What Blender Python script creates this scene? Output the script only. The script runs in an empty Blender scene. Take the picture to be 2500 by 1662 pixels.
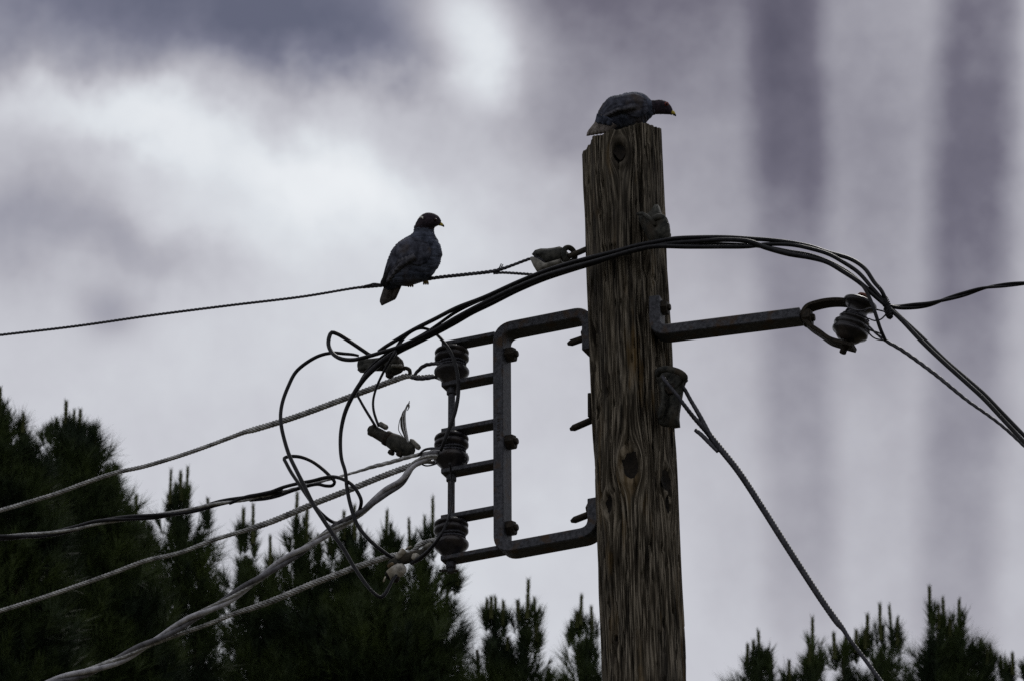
import bpy, math, random
import numpy as np
from mathutils import Vector, Matrix

rnd = random.Random(7)
rng = np.random.default_rng(7)
sc = bpy.context.scene
COL = sc.collection

# ------------------------------------------------------------------ camera
D = 17.8                       # metres from the lens to the pole head
FPX = 17800.0                  # focal length in pixels of a 2500-wide picture
PITCH = math.radians(26.0)
GROUND_Z = 0.0
CAM = Vector((0.0, -D * math.cos(PITCH), 1.6))
FWD = Vector((0, math.cos(PITCH), math.sin(PITCH)))
RGT = Vector((1, 0, 0))
UPV = Vector((0, -math.sin(PITCH), math.cos(PITCH)))
cd = bpy.data.cameras.new('camera')
cam = bpy.data.objects.new('camera', cd)
COL.objects.link(cam)
cam.location = CAM
cam.rotation_euler = (math.radians(90) + PITCH, 0, 0)
cd.sensor_width = 36.0
cd.lens = 36.0 * FPX / 2500.0
cd.clip_start = 0.5
cd.clip_end = 6000.0
cd.dof.use_dof = True
cd.dof.focus_distance = D + 0.05
cd.dof.aperture_fstop = 21.0
cd.dof.aperture_blades = 7
sc.camera = cam
sc.cycles.use_denoising = False      # keep the fine grain a long lens shows

# ------------------------------------------------------------------ view
sc.view_settings.view_transform = 'Standard'
sc.view_settings.look = 'None'
sc.view_settings.exposure = 0.0
sc.view_settings.gamma = 1.0
sc.view_settings.use_curve_mapping = False


def lin(c):
    c = c / 255.0
    return c / 12.92 if c <= 0.04045 else ((c + 0.055) / 1.055) ** 2.4


# ------------------------------------------------------------------ world: overcast sky
SUN_EL, SUN_AZ = math.radians(58), math.radians(20)
world = bpy.data.worlds.new('World')
sc.world = world
world.use_nodes = True
nt = world.node_tree
nt.nodes.clear()
N = nt.nodes.new
LK = nt.links.new


def _in(node, i, v):
    if v is None:
        return
    if hasattr(v, 'is_output') or isinstance(v, bpy.types.NodeSocket):
        LK(v, node.inputs[i])
    else:
        node.inputs[i].default_value = v


def mth(op, a, b=None, c=None, clamp=False):
    n = N('ShaderNodeMath')
    n.operation = op
    n.use_clamp = clamp
    _in(n, 0, a); _in(n, 1, b); _in(n, 2, c)
    return n.outputs[0]


tc = N('ShaderNodeTexCoord')
dirv = tc.outputs['Generated']


def dotv(v):
    n = N('ShaderNodeVectorMath'); n.operation = 'DOT_PRODUCT'
    LK(dirv, n.inputs[0]); n.inputs[1].default_value = v
    return n.outputs['Value']


den = mth('MAXIMUM', dotv(tuple(FWD)), 0.05)
U = mth('DIVIDE', dotv(tuple(RGT)), den)      # east-west angle
V = mth('DIVIDE', dotv(tuple(UPV)), den)      # height angle


def sky_noise(scale, detail, rough=0.5, off=(0, 0, 0), stretch=(1, 1, 1)):
    m = N('ShaderNodeMapping'); LK(dirv, m.inputs[0])
    m.inputs['Location'].default_value = off
    m.inputs['Scale'].default_value = stretch
    n = N('ShaderNodeTexNoise'); LK(m.outputs[0], n.inputs['Vector'])
    n.inputs['Scale'].default_value = scale
    n.inputs['Detail'].default_value = detail
    n.inputs['Roughness'].default_value = rough
    return n.outputs[0]


n1 = mth('SUBTRACT', sky_noise(75, 4, 0.55, (3.1, 0, 0)), 0.5)
n2 = mth('SUBTRACT', sky_noise(75, 4, 0.55, (0, 7.7, 0)), 0.5)
n3 = mth('SUBTRACT', sky_noise(36, 5, 0.6, (1.3, 2.1, 5)), 0.5)
n4 = mth('SUBTRACT', sky_noise(170, 4, 0.55, (5.3, 1.1, 2)), 0.5)
Uw = mth('MULTIPLY_ADD', n1, 0.016, U)
Vw = mth('MULTIPLY_ADD', n2, 0.016, V)


def blob(cx, cy, sx, sy, amp, ang=0.0, warp=True):
    u0, v0 = (cx - 1250) / FPX, (831 - cy) / FPX
    a = math.radians(-ang)
    du = mth('SUBTRACT', Uw if warp else U, u0)
    dv = mth('SUBTRACT', Vw if warp else V, v0)
    p = mth('MULTIPLY_ADD', dv, math.sin(a), mth('MULTIPLY', du, math.cos(a)))
    q = mth('MULTIPLY_ADD', dv, math.cos(a), mth('MULTIPLY', du, -math.sin(a)))
    p = mth('MULTIPLY', p, FPX / sx); q = mth('MULTIPLY', q, FPX / sy)
    r = mth('ADD', mth('MULTIPLY', p, p), mth('MULTIPLY', q, q))
    return mth('MULTIPLY', mth('POWER', 2.718, mth('MULTIPLY', r, -1.0)), amp)


field = mth('MULTIPLY_ADD', n3, 0.12, 0.778)
for b in [(480, -70, 850, 205, -0.42, 3), (800, 95, 280, 95, -0.19, 14), (60, 120, 260, 90, -0.05),
          (30, 530, 240, 150, -0.125), (350, 610, 200, 80, -0.10, 15), (265, 760, 72, 62, -0.12, 0, False),
          (560, 420, 80, 90, -0.03), (180, 245, 280, 70, 0.07, 8), (380, 320, 200, 75, 0.09, 30),
          (650, 390, 230, 75, 0.08, 20), (870, 460, 230, 100, 0.10, 25), (620, 540, 320, 130, 0.06),
          (1110, 0, 140, 130, 0.30, 0, False), (1190, 130, 115, 120, 0.20, 0, False), (1235, 240, 60, 60, 0.06),
          (1560, -100, 380, 420, -0.17), (1380, 330, 130, 110, -0.06), (1800, 350, 600, 450, -0.075),
          (2150, 0, 500, 500, -0.07), (2250, 900, 700, 700, -0.075), (1120, 1500, 600, 400, 0.03),
          (1000, 760, 500, 260, 0.05), (2150, 350, 110, 600, -0.035, 0, False)]:
    field = mth('ADD', field, blob(*b))


def smooth(x, a, b):
    n = N('ShaderNodeMapRange'); n.interpolation_type = 'SMOOTHSTEP'
    _in(n, 0, x)
    n.inputs[1].default_value = a; n.inputs[2].default_value = b
    n.inputs[3].default_value = 0.0; n.inputs[4].default_value = 1.0
    return n.outputs[0]


def streak(x0, x1, tilt, soft, stops):
    """a darker vertical band put into the sky colour: soft-edged in width, its depth varying with height"""
    uu = mth('MULTIPLY_ADD', V, tilt, U)
    uu = mth('MULTIPLY_ADD', n1, 0.0022, uu)
    px = mth('MULTIPLY_ADD', uu, FPX, 1250)
    a = smooth(px, x0 - soft, x0 + soft)
    b = mth('SUBTRACT', 1.0, smooth(px, x1 - soft, x1 + soft))
    py = mth('MULTIPLY_ADD', V, -FPX, 831)
    r = N('ShaderNodeValToRGB')
    LK(mth('MULTIPLY_ADD', py, 1 / 4000.0, 0.3), r.inputs[0])
    cr = r.color_ramp
    cr.interpolation = 'EASE'
    while len(cr.elements) < len(stops):
        cr.elements.new(0.5)
    for e, (y, v) in zip(cr.elements, stops):
        e.position = y / 4000.0 + 0.3
        e.color = (v, v, v, 1)
    return mth('MULTIPLY', mth('MULTIPLY', a, b), mth('MULTIPLY', r.outputs[0], -1.0))


field = mth('ADD', field, streak(1862, 2026, 0.03, 46, [(-900, 0.0), (-150, 0.19), (330, 0.20), (620, 0.09), (1000, 0.10), (1250, 0.075), (1700, 0.03)]))
field = mth('ADD', field, streak(2270, 2452, -0.04, 50, [(-900, 0.0), (-150, 0.20), (450, 0.21), (700, 0.16), (1050, 0.105), (1450, 0.08), (2000, 0.0)]))
dk = smooth(mth('SUBTRACT', 0.80, field), 0.0, 0.35)
field = mth('MULTIPLY_ADD', mth('MULTIPLY', n4, mth('ADD', dk, 0.25)), 0.12, field)

ramp = N('ShaderNodeValToRGB')
LK(field, ramp.inputs[0])
cr = ramp.color_ramp
stops = [(0.33, (80, 76, 90)), (0.47, (108, 104, 117)), (0.60, (147, 145, 155)), (0.70, (177, 176, 184)),
         (0.78, (201, 202, 209)), (0.86, (222, 226, 231)), (0.97, (240, 243, 246))]
while len(cr.elements) < len(stops):
    cr.elements.new(0.5)
for e, (p, c) in zip(cr.elements, stops):
    e.position = p
    e.color = (lin(c[0]), lin(c[1]), lin(c[2]), 1)
SKY_STRENGTH = 0.1
cl = N('ShaderNodeVectorMath'); cl.operation = 'SCALE'
LK(ramp.outputs[0], cl.inputs[0]); cl.inputs[3].default_value = 1.0 / SKY_STRENGTH
sky = N('ShaderNodeTexSky'); sky.sky_type = 'NISHITA'
sky.sun_disc = False
sky.sun_elevation = SUN_EL
sky.sun_rotation = SUN_AZ
mix = N('ShaderNodeMix'); mix.data_type = 'RGBA'
west = smooth(U, 0.006, -0.02)      # the cover is thinner, and bluer, towards the left
cover = mth('MULTIPLY_ADD', mth('MULTIPLY', dk, mth('MULTIPLY_ADD', west, 0.85, 0.15)), -0.15, 0.975, clamp=True)
LK(cover, mix.inputs[0]); LK(sky.outputs[0], mix.inputs[6]); LK(cl.outputs[0], mix.inputs[7])
bg = N('ShaderNodeBackground'); bg.inputs['Strength'].default_value = SKY_STRENGTH
LK(mix.outputs[2], bg.inputs['Color'])
wo = N('ShaderNodeOutputWorld'); LK(bg.outputs[0], wo.inputs[0])

# ------------------------------------------------------------------ sun behind cloud
sl = bpy.data.lights.new('sun', 'SUN')
sl.energy = 1.3
sl.angle = math.radians(12)
sl.color = (1.0, 0.97, 0.92)
so = bpy.data.objects.new('sun', sl)
COL.objects.link(so)
sd = Vector((math.sin(SUN_AZ) * math.cos(SUN_EL), math.cos(SUN_AZ) * math.cos(SUN_EL), math.sin(SUN_EL)))
so.rotation_euler = sd.to_track_quat('Z', 'Y').to_euler()
so.location = (0, 0, 60)


# ================================================================== helpers
def ray(px, py):
    return (FWD + RGT * ((px - 1250.0) / FPX) + UPV * ((831.0 - py) / FPX))


def at_depth(px, py, d):
    """point on the sight line at camera depth D + d"""
    return CAM + ray(px, py) * (D + d)


TH = math.radians(24.0)
A = Vector((math.cos(TH), -math.sin(TH), 0))     # direction of the line of hardware, right end nearer
Nn = Vector((math.sin(TH), math.cos(TH), 0))     # horizontal, away from the camera
UP = Vector((0, 0, 1))
P0 = at_depth(1530, 800, 0.0)                    # on the pole's axis


def W(px, py, o=0.0):
    """where the sight line meets the vertical plane of the hardware, set off by o"""
    r = ray(px, py)
    t = ((P0 + Nn * o) - CAM).dot(Nn) / r.dot(Nn)
    return CAM + r * t


def AZ(px, py, o=0.0):
    p = W(px, py, o) - P0
    return (p.dot(A), p.z)


def L3(a, z, n=0.0):
    return P0 + A * a + UP * z + Nn * n


def psz(p):
    return (p - CAM).dot(FWD) / FPX


def new_obj(name, verts, faces, mat=None, parent=None, smooth_=True, me=None, uv=None):
    if me is None:
        me = bpy.data.meshes.new(name)
        me.from_pydata([tuple(v) for v in verts], [], faces)
        me.update()
        if smooth_:
            me.polygons.foreach_set('use_smooth', [True] * len(me.polygons))
        if mat:
            me.materials.append(mat)
    o = bpy.data.objects.new(name, me)
    COL.objects.link(o)
    if parent is not None:
        o.parent = parent
        o.matrix_parent_inverse = Matrix.Translation(-Vector(parent.location))
    return o


def fast_mesh(name, V_, F_, mat=None, parent=None, smooth_=True):
    """numpy mesh, faces all with the same count"""
    V_ = np.asarray(V_, dtype=np.float32); F_ = np.asarray(F_, dtype=np.int32)
    me = bpy.data.meshes.new(name)
    k = F_.shape[1]
    me.vertices.add(len(V_)); me.vertices.foreach_set('co', V_.ravel())
    me.loops.add(F_.size); me.loops.foreach_set('vertex_index', F_.ravel())
    me.polygons.add(len(F_))
    me.polygons.foreach_set('loop_start', np.arange(0, F_.size, k, dtype=np.int32))
    me.polygons.foreach_set('loop_total', np.full(len(F_), k, dtype=np.int32))
    me.polygons.foreach_set('use_smooth', np.full(len(F_), smooth_))
    me.update(calc_edges=True)
    me.validate()
    return new_obj(name, None, None, None, parent, me=_m(me, mat))


def _m(me, mat):
    if mat:
        me.materials.append(mat)
    return me


def thing(name, label, cat, loc, group=None):
    o = bpy.data.objects.new(name, None)
    COL.objects.link(o)
    o.empty_display_size = 0.1
    o.location = loc
    o['label'] = label; o['category'] = cat
    if group:
        o['group'] = group
    return o


def tag(o, label, cat, group=None):
    o['label'] = label; o['category'] = cat
    if group:
        o['group'] = group
    return o


# ------------------------------------------------------------------ curves
def catmull(pts, step):
    P = [np.array(p, dtype=float) for p in pts]
    P = [2 * P[0] - P[1]] + P + [2 * P[-1] - P[-2]]
    out = []
    for i in range(1, len(P) - 2):
        p0, p1, p2, p3 = P[i - 1], P[i], P[i + 1], P[i + 2]
        # centripetal
        def tj(ti, a, b):
            return ti + max(np.linalg.norm(b[:3] - a[:3]), 1e-6) ** 0.5
        t0 = 0.0; t1 = tj(t0, p0, p1); t2 = tj(t1, p1, p2); t3 = tj(t2, p2, p3)
        n = max(2, int(np.linalg.norm(p2[:3] - p1[:3]) / step))
        for t in np.linspace(t1, t2, n, endpoint=False):
            A1 = (t1 - t) / (t1 - t0) * p0 + (t - t0) / (t1 - t0) * p1
            A2 = (t2 - t) / (t2 - t1) * p1 + (t - t1) / (t2 - t1) * p2
            A3 = (t3 - t) / (t3 - t2) * p2 + (t - t2) / (t3 - t2) * p3
            B1 = (t2 - t) / (t2 - t0) * A1 + (t - t0) / (t2 - t0) * A2
            B2 = (t3 - t) / (t3 - t1) * A2 + (t - t1) / (t3 - t1) * A3
            out.append((t2 - t) / (t2 - t1) * B1 + (t - t1) / (t2 - t1) * B2)
    out.append(P[-2])
    return np.array(out)


def frames(C):
    T = np.gradient(C, axis=0)
    T /= np.linalg.norm(T, axis=1)[:, None] + 1e-12
    Nv = np.zeros_like(C)
    up = np.array([0, 0, 1.0]) if abs(T[0][2]) < 0.9 else np.array([0, 1.0, 0])
    n = np.cross(T[0], up); n /= np.linalg.norm(n)
    for i in range(len(C)):
        n = n - T[i] * np.dot(n, T[i]); n /= np.linalg.norm(n)
        Nv[i] = n
    B = np.cross(T, Nv)
    s = np.concatenate([[0], np.cumsum(np.linalg.norm(np.diff(C, axis=0), axis=1))])
    return T, Nv, B, s


def sweep(name, C, R, mat, parent=None, seg=12, lobes=0, pitch=0.1, depth=0.16, phase=0.0):
    """round cable, or a wire rope (lobed section turning along the run), as one skin"""
    C = np.asarray(C)
    R = np.broadcast_to(np.asarray(R, dtype=float), (len(C),))
    T, Nv, B, s = frames(C)
    if lobes:
        seg = max(seg, lobes * 4)
    ang = np.linspace(0, 2 * math.pi, seg, endpoint=False)
    V_ = []
    for i in range(len(C)):
        tw = 2 * math.pi * s[i] / pitch + phase if lobes else 0.0
        rr = R[i] * (1 - depth * (1 - np.abs(np.cos(lobes * (ang) / 2)))) if lobes else R[i] * np.ones(seg)
        a = ang + tw
        V_.append(C[i] + (np.cos(a) * rr)[:, None] * Nv[i] + (np.sin(a) * rr)[:, None] * B[i])
    V_ = np.concatenate(V_ + [C[:1], C[-1:]])
    n = len(C)
    i, j = np.meshgrid(np.arange(n - 1), np.arange(seg), indexing='ij')
    j2 = (j + 1) % seg
    F4 = np.stack([i * seg + j, i * seg + j2, (i + 1) * seg + j2, (i + 1) * seg + j], -1).reshape(-1, 4)
    faces = F4.tolist()
    c0, c1 = n * seg, n * seg + 1
    for k in range(seg):
        faces.append([c0, (k + 1) % seg, k])
        faces.append([c1, (n - 1) * seg + k, (n - 1) * seg + (k + 1) % seg])
    return new_obj(name, V_.tolist(), faces, mat, parent)


def pathW(pts, step=0.006):
    """pts: (px, py[, o[, radius_px]]) -> centre line in world, radius"""
    q = []
    for p in pts:
        o = p[2] if len(p) > 2 else 0.0
        r = p[3] if len(p) > 3 else 5.0
        w = W(p[0], p[1], o)
        q.append((w.x, w.y, w.z, r * psz(w)))
    c = catmull(q, step)

    def run_on(e, d, r):
        # the span goes on past the edge of the picture, down to the ground if it gets there
        d = d / np.linalg.norm(d)
        ln_ = 11.0 if d[2] > -0.02 else min(11.0, (e[2] + 0.1) / -d[2])
        if d[2] < -0.6:
            ln_ = (e[2] + 0.1) / -d[2]
        t_ = np.arange(0.009, ln_, 0.009)
        return np.column_stack([e[0] + d[0] * t_, e[1] + d[1] * t_, e[2] + d[2] * t_, np.full(len(t_), r)])
    if pts[-1][0] > 2500 or pts[-1][0] < 0 or pts[-1][1] > 2000:
        c = np.concatenate([c, run_on(c[-1], c[-1][:3] - c[-6][:3], c[-1][3])])
    if pts[0][0] < 0:
        c = np.concatenate([run_on(c[0], c[0][:3] - c[5][:3], c[0][3])[::-1], c])
    return c[:, :3], c[:, 3]


def cable(name, pts, mat, parent=None, step=0.006, **k):
    C, R = pathW(pts, step)
    return sweep(name, C, R, mat, parent, **k)


def twisted(C, Rr, pitch, phase, wob=0.0):
    T, Nv, B, s = frames(C)
    a = 2 * math.pi * s / pitch + phase
    return C + (np.cos(a) * Rr)[:, None] * Nv + (np.sin(a) * Rr)[:, None] * B


def rod(name, p0, p1, r, mat, parent=None, seg=16, r1=None, bev=0.15, mid=0):
    p0 = np.array(p0); p1 = np.array(p1)
    r1 = r if r1 is None else r1
    ax = p1 - p0; ln = np.linalg.norm(ax)
    b = min(bev * r, ln * 0.3)
    prof = [(0, r - b), (b, r)] + [(ln - b, r1), (ln, r1 - b)]
    return lathe(name, p0, p1, prof, mat, parent, seg)


def lathe(name, p0, p1, prof, mat, parent=None, seg=32, cap=True, smooth_=True, ell=1.0):
    """prof: (distance from p0 along p0->p1, radius)"""
    p0 = np.array(p0, dtype=float); p1 = np.array(p1, dtype=float)
    ax = (p1 - p0) / np.linalg.norm(p1 - p0)
    h = np.array([0, 1.0, 0]) if abs(ax[1]) < 0.8 else np.array([1.0, 0, 0])
    x = np.cross(ax, h); x /= np.linalg.norm(x)
    y = np.cross(ax, x)
    V_, F_ = [], []
    for d_, r_ in prof:
        for k in range(seg):
            t = 2 * math.pi * k / seg
            V_.append(p0 + ax * d_ + (x * math.cos(t) * ell + y * math.sin(t)) * r_)
    for i in range(len(prof) - 1):
        for k in range(seg):
            k2 = (k + 1) % seg
            F_.append([i * seg + k, i * seg + k2, (i + 1) * seg + k2, (i + 1) * seg + k])
    if cap:
        F_.append(list(range(seg))[::-1])
        F_.append([(len(prof) - 1) * seg + k for k in range(seg)])
    o = new_obj(name, [v.tolist() for v in V_], F_, mat, parent, smooth_)
    if smooth_:
        for p in o.data.polygons:
            if len(p.vertices) > 4:
                p.use_smooth = False
    return o


def nut(name, c, axis, r, h, mat, parent, rot=0.0):
    """hexagon nut with chamfered corners, centre of its seat at c"""
    c = np.array(c); ax = np.array(axis, dtype=float); ax /= np.linalg.norm(ax)
    hh = np.array([0, 0, 1.0]) if abs(ax[2]) < 0.9 else np.array([1.0, 0, 0])
    x = np.cross(ax, hh); x /= np.linalg.norm(x); y = np.cross(ax, x)
    V_, F_ = [], []
    for d_, k_ in [(0, 1), (h * 0.86, 1), (h, 0.86)]:
        for k in range(6):
            t = math.pi / 3 * k + rot
            V_.append(c + ax * d_ + (x * math.cos(t) + y * math.sin(t)) * r * k_)
    for i in range(2):
        for k in range(6):
            k2 = (k + 1) % 6
            F_.append([i * 6 + k, i * 6 + k2, i * 6 + 6 + k2, i * 6 + 6 + k])
    F_.append([5, 4, 3, 2, 1, 0]); F_.append([12, 13, 14, 15, 16, 17])
    return new_obj(name, [v.tolist() for v in V_], F_, mat, parent, False)


def rounded(path, rad, n=8):
    out = [np.array(path[0], dtype=float)]
    for i in range(1, len(path) - 1):
        p0, p1, p2 = (np.array(path[j], dtype=float) for j in (i - 1, i, i + 1))
        r = rad[i] if isinstance(rad, (list, tuple)) else rad
        d0 = (p0 - p1) / np.linalg.norm(p0 - p1); d1 = (p2 - p1) / np.linalg.norm(p2 - p1)
        half = math.acos(max(-1, min(1, float(np.dot(d0, d1))))) / 2
        t = min(r / math.tan(half), np.linalg.norm(p0 - p1) * 0.49, np.linalg.norm(p2 - p1) * 0.49)
        a, b = p1 + d0 * t, p1 + d1 * t
        for k in range(n + 1):
            s = k / n
            # circular-like blend
            out.append((1 - s) ** 2 * a + 2 * s * (1 - s) * (p1 * 0.92 + (a + b) * 0.04) + s ** 2 * b)
    out.append(np.array(path[-1], dtype=float))
    return out


def strap(name, path, t, w, n0, mat, parent, bev=0.0018):
    """flat steel bar bent in the plane of the hardware. path in (a, z)"""
    P = [np.array(p) for p in path]
    V_, F_ = [], []
    sec = [(-t / 2, -w / 2 + bev), (-t / 2 + bev, -w / 2), (t / 2 - bev, -w / 2), (t / 2, -w / 2 + bev),
           (t / 2, w / 2 - bev), (t / 2 - bev, w / 2), (-t / 2 + bev, w / 2), (-t / 2, w / 2 - bev)]
    for i in range(len(P)):
        if i == 0:
            d = P[1] - P[0]; k = 1
        elif i == len(P) - 1:
            d = P[-1] - P[-2]; k = 1
        else:
            d0 = (P[i] - P[i - 1]); d1 = (P[i + 1] - P[i])
            d0 = d0 / np.linalg.norm(d0); d1 = d1 / np.linalg.norm(d1)
            d = d0 + d1
            k = 1 / max(0.5, math.sqrt((1 + float(np.dot(d0, d1))) / 2))
        d = d / np.linalg.norm(d)
        nn = np.array([-d[1], d[0]])
        for u, v in sec:
            q = P[i] + nn * u * k
            V_.append(tuple(L3(q[0], q[1], n0 + v)))
    m = len(sec)
    for i in range(len(P) - 1):
        for k in range(m):
            k2 = (k + 1) % m
            F_.append([i * m + k, i * m + k2, (i + 1) * m + k2, (i + 1) * m + k])
    F_.append(list(range(m))[::-1])
    F_.append([(len(P) - 1) * m + k for k in range(m)])
    return new_obj(name, V_, F_, mat, parent, False)


# ------------------------------------------------------------------ materials
def material(name, base, rough=0.7, metal=0.0, spec=0.2):
    m = bpy.data.materials.new(name)
    m.use_nodes = True
    b = m.node_tree.nodes['Principled BSDF']
    b.inputs['Base Color'].default_value = (*base, 1)
    b.inputs['Roughness'].default_value = rough
    b.inputs['Metallic'].default_value = metal
    b.inputs['Specular IOR Level'].default_value = spec
    return m, m.node_tree, b


def mottled(name, c1, c2, scale, rough=0.7, metal=0.0, bump=0.2, detail=6, c3=None, spec=0.2, stretch=(1, 1, 1), dist=0.002,
            lo=0.35, hi=0.65):
    m, t, b = material(name, c1, rough, metal, spec)
    nn = t.nodes.new; lk = t.links.new
    co = nn('ShaderNodeTexCoord'); mp = nn('ShaderNodeMapping'); lk(co.outputs['Object'], mp.inputs[0])
    mp.inputs['Scale'].default_value = stretch
    no = nn('ShaderNodeTexNoise'); lk(mp.outputs[0], no.inputs['Vector'])
    no.inputs['Scale'].default_value = scale; no.inputs['Detail'].default_value = detail
    no.inputs['Roughness'].default_value = 0.62
    r = nn('ShaderNodeValToRGB'); lk(no.outputs[0], r.inputs[0])
    r.color_ramp.elements[0].position = lo; r.color_ramp.elements[0].color = (*c1, 1)
    r.color_ramp.elements[1].position = hi; r.color_ramp.elements[1].color = (*c2, 1)
    col = r.outputs[0]
    if c3:
        n2_ = nn('ShaderNodeTexNoise'); lk(mp.outputs[0], n2_.inputs['Vector'])
        n2_.inputs['Scale'].default_value = scale * 0.23; n2_.inputs['Detail'].default_value = 4
        r2 = nn('ShaderNodeMapRange'); lk(n2_.outputs[0], r2.inputs[0])
        r2.inputs[1].default_value = 0.52; r2.inputs[2].default_value = 0.68
        mx = nn('ShaderNodeMix'); mx.data_type = 'RGBA'
        lk(r2.outputs[0], mx.inputs[0]); lk(col, mx.inputs[6]); mx.inputs[7].default_value = (*c3, 1)
        col = mx.outputs[2]
    lk(col, b.inputs['Base Color'])
    bp = nn('ShaderNodeBump'); bp.inputs['Strength'].default_value = bump; bp.inputs['Distance'].default_value = dist
    lk(no.outputs[0], bp.inputs['Height']); lk(bp.outputs[0], b.inputs['Normal'])
    return m


M_steel = mottled('galvanised_steel', (0.020, 0.021, 0.025), (0.066, 0.068, 0.078), 130, 0.62, 0.25, 0.35, c3=(0.050, 0.032, 0.020))
M_steel_dark = mottled('rusted_bolt', (0.008, 0.007, 0.006), (0.034, 0.026, 0.018), 150, 0.75, 0.2, 0.3)
M_porc = mottled('grey_porcelain', (0.007, 0.0065, 0.008), (0.024, 0.022, 0.026), 60, 0.32, 0.0, 0.2, spec=0.3, c3=(0.055, 0.045, 0.04))
M_rubber = mottled('weathered_black_insulation', (0.004, 0.004, 0.005), (0.014, 0.014, 0.017), 70, 0.42, 0.0, 0.1, spec=0.16)
M_rubber_grey = mottled('chalky_grey_insulation', (0.20, 0.198, 0.215), (0.46, 0.455, 0.48), 50, 0.45, 0.0, 0.2, stretch=(1, 1, 1))
M_rubber_dark = mottled('faded_dark_insulation', (0.05, 0.05, 0.056), (0.15, 0.148, 0.16), 50, 0.5, 0.0, 0.2)
M_rope = mottled('dull_aluminium_strand', (0.11, 0.11, 0.108), (0.42, 0.42, 0.41), 45, 0.38, 0.35, 0.2)
M_rope_dark = mottled('dark_steel_strand', (0.022, 0.022, 0.027), (0.065, 0.065, 0.075), 60, 0.5, 0.4, 0.2)
M_fit = mottled('lichened_fitting', (0.009, 0.010, 0.009), (0.058, 0.057, 0.048), 75, 0.8, 0.1, 0.5, c3=(0.04, 0.032, 0.022))
M_pale = mottled('pale_plastic_cover', (0.14, 0.13, 0.11), (0.50, 0.48, 0.43), 75, 0.6, 0.0, 0.2, c3=(0.2, 0.17, 0.12))
M_thimble = mottled('worn_zinc_thimble', (0.06, 0.058, 0.05), (0.24, 0.23, 0.20), 60, 0.6, 0.3, 0.3)
M_ground = mottled('dry_soil_and_grass', (0.05, 0.045, 0.03), (0.085, 0.075, 0.05), 0.7, 0.95, 0, 0.3)
M_knot = mottled('knot_heartwood', (0.003, 0.0025, 0.002), (0.014, 0.010, 0.006), 70, 0.85, 0, 0.8, dist=0.006)
M_hole_shade = mottled('painted_hole_shade', (0.004, 0.004, 0.004), (0.008, 0.007, 0.006), 70, 0.95, 0, 0.3)  # near-black colour standing in for the shade inside open clamp ends


def wood_mat():
    m, t, b = material('weathered_pole_wood', (0.1, 0.08, 0.06), 0.9, 0, 0.08)
    nn = t.nodes.new; lk = t.links.new
    uv = nn('ShaderNodeUVMap'); uv.uv_map = 'grain'

    def noise(sc_, detail, loc=(0, 0, 0), rough=0.6):
        mp = nn('ShaderNodeMapping'); lk(uv.outputs[0], mp.inputs[0])
        mp.inputs['Scale'].default_value = sc_; mp.inputs['Location'].default_value = loc
        no = nn('ShaderNodeTexNoise'); no.inputs['Scale'].default_value = 1.0
        no.inputs['Detail'].default_value = detail; no.inputs['Roughness'].default_value = rough
        lk(mp.outputs[0], no.inputs['Vector'])
        return no.outputs[0]
    fine = noise((250, 8, 1), 6)
    med = noise((60, 2.4, 1), 4, (3, 1, 0))
    big = noise((14, 1.4, 1), 4, (9, 4, 0))
    patch = noise((22, 3.5, 1), 5, (1, 8, 0))

    def ramp_(src, st):
        r = nn('ShaderNodeValToRGB'); lk(src, r.inputs[0])
        while len(r.color_ramp.elements) < len(st):
            r.color_ramp.elements.new(0.5)
        for e, (p, c) in zip(r.color_ramp.elements, st):
            e.position = p; e.color = (*c, 1)
        return r.outputs[0]

    def mixc(f, a, b_, mode='MIX'):
        x = nn('ShaderNodeMix'); x.data_type = 'RGBA'; x.blend_type = mode
        if isinstance(f, float):
            x.inputs[0].default_value = f
        else:
            lk(f, x.inputs[0])
        lk(a, x.inputs[6])
        if isinstance(b_, tuple):
            x.inputs[7].default_value = (*b_, 1)
        else:
            lk(b_, x.inputs[7])
        return x.outputs[2]
    c = ramp_(med, [(0.36, (0.012, 0.010, 0.008)), (0.50, (0.048, 0.039, 0.026)), (0.66, (0.135, 0.112, 0.078))])
    c = mixc(0.66, c, ramp_(fine, [(0.42, (0.003, 0.0025, 0.002)), (0.5, (0.040, 0.034, 0.025)), (0.63, (0.28, 0.245, 0.19))]))
    mr = nn('ShaderNodeMapRange'); lk(patch, mr.inputs[0]); mr.inputs[1].default_value = 0.56; mr.inputs[2].default_value = 0.72
    mr.inputs[4].default_value = 0.6
    c = mixc(mr.outputs[0], c, (0.12, 0.072, 0.020))           # ochre lichen and resin streaks
    mr2 = nn('ShaderNodeMapRange'); lk(big, mr2.inputs[0]); mr2.inputs[1].default_value = 0.52; mr2.inputs[2].default_value = 0.70
    mr2.inputs[4].default_value = 0.6
    c = mixc(mr2.outputs[0], c, (0.020, 0.018, 0.016))         # damp dark bands
    lk(c, b.inputs['Base Color'])
    bp = nn('ShaderNodeBump'); bp.inputs['Strength'].default_value = 0.8; bp.inputs['Distance'].default_value = 0.003
    lk(fine, bp.inputs['Height']); lk(bp.outputs[0], b.inputs['Normal'])
    return m


M_wood = wood_mat()

# ================================================================== ground
g = new_obj('ground', [(-3000, -3000, 0), (3000, -3000, 0), (3000, 3000, 0), (-3000, 3000, 0)], [[0, 1, 2, 3]], M_ground)
g['kind'] = 'structure'


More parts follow.
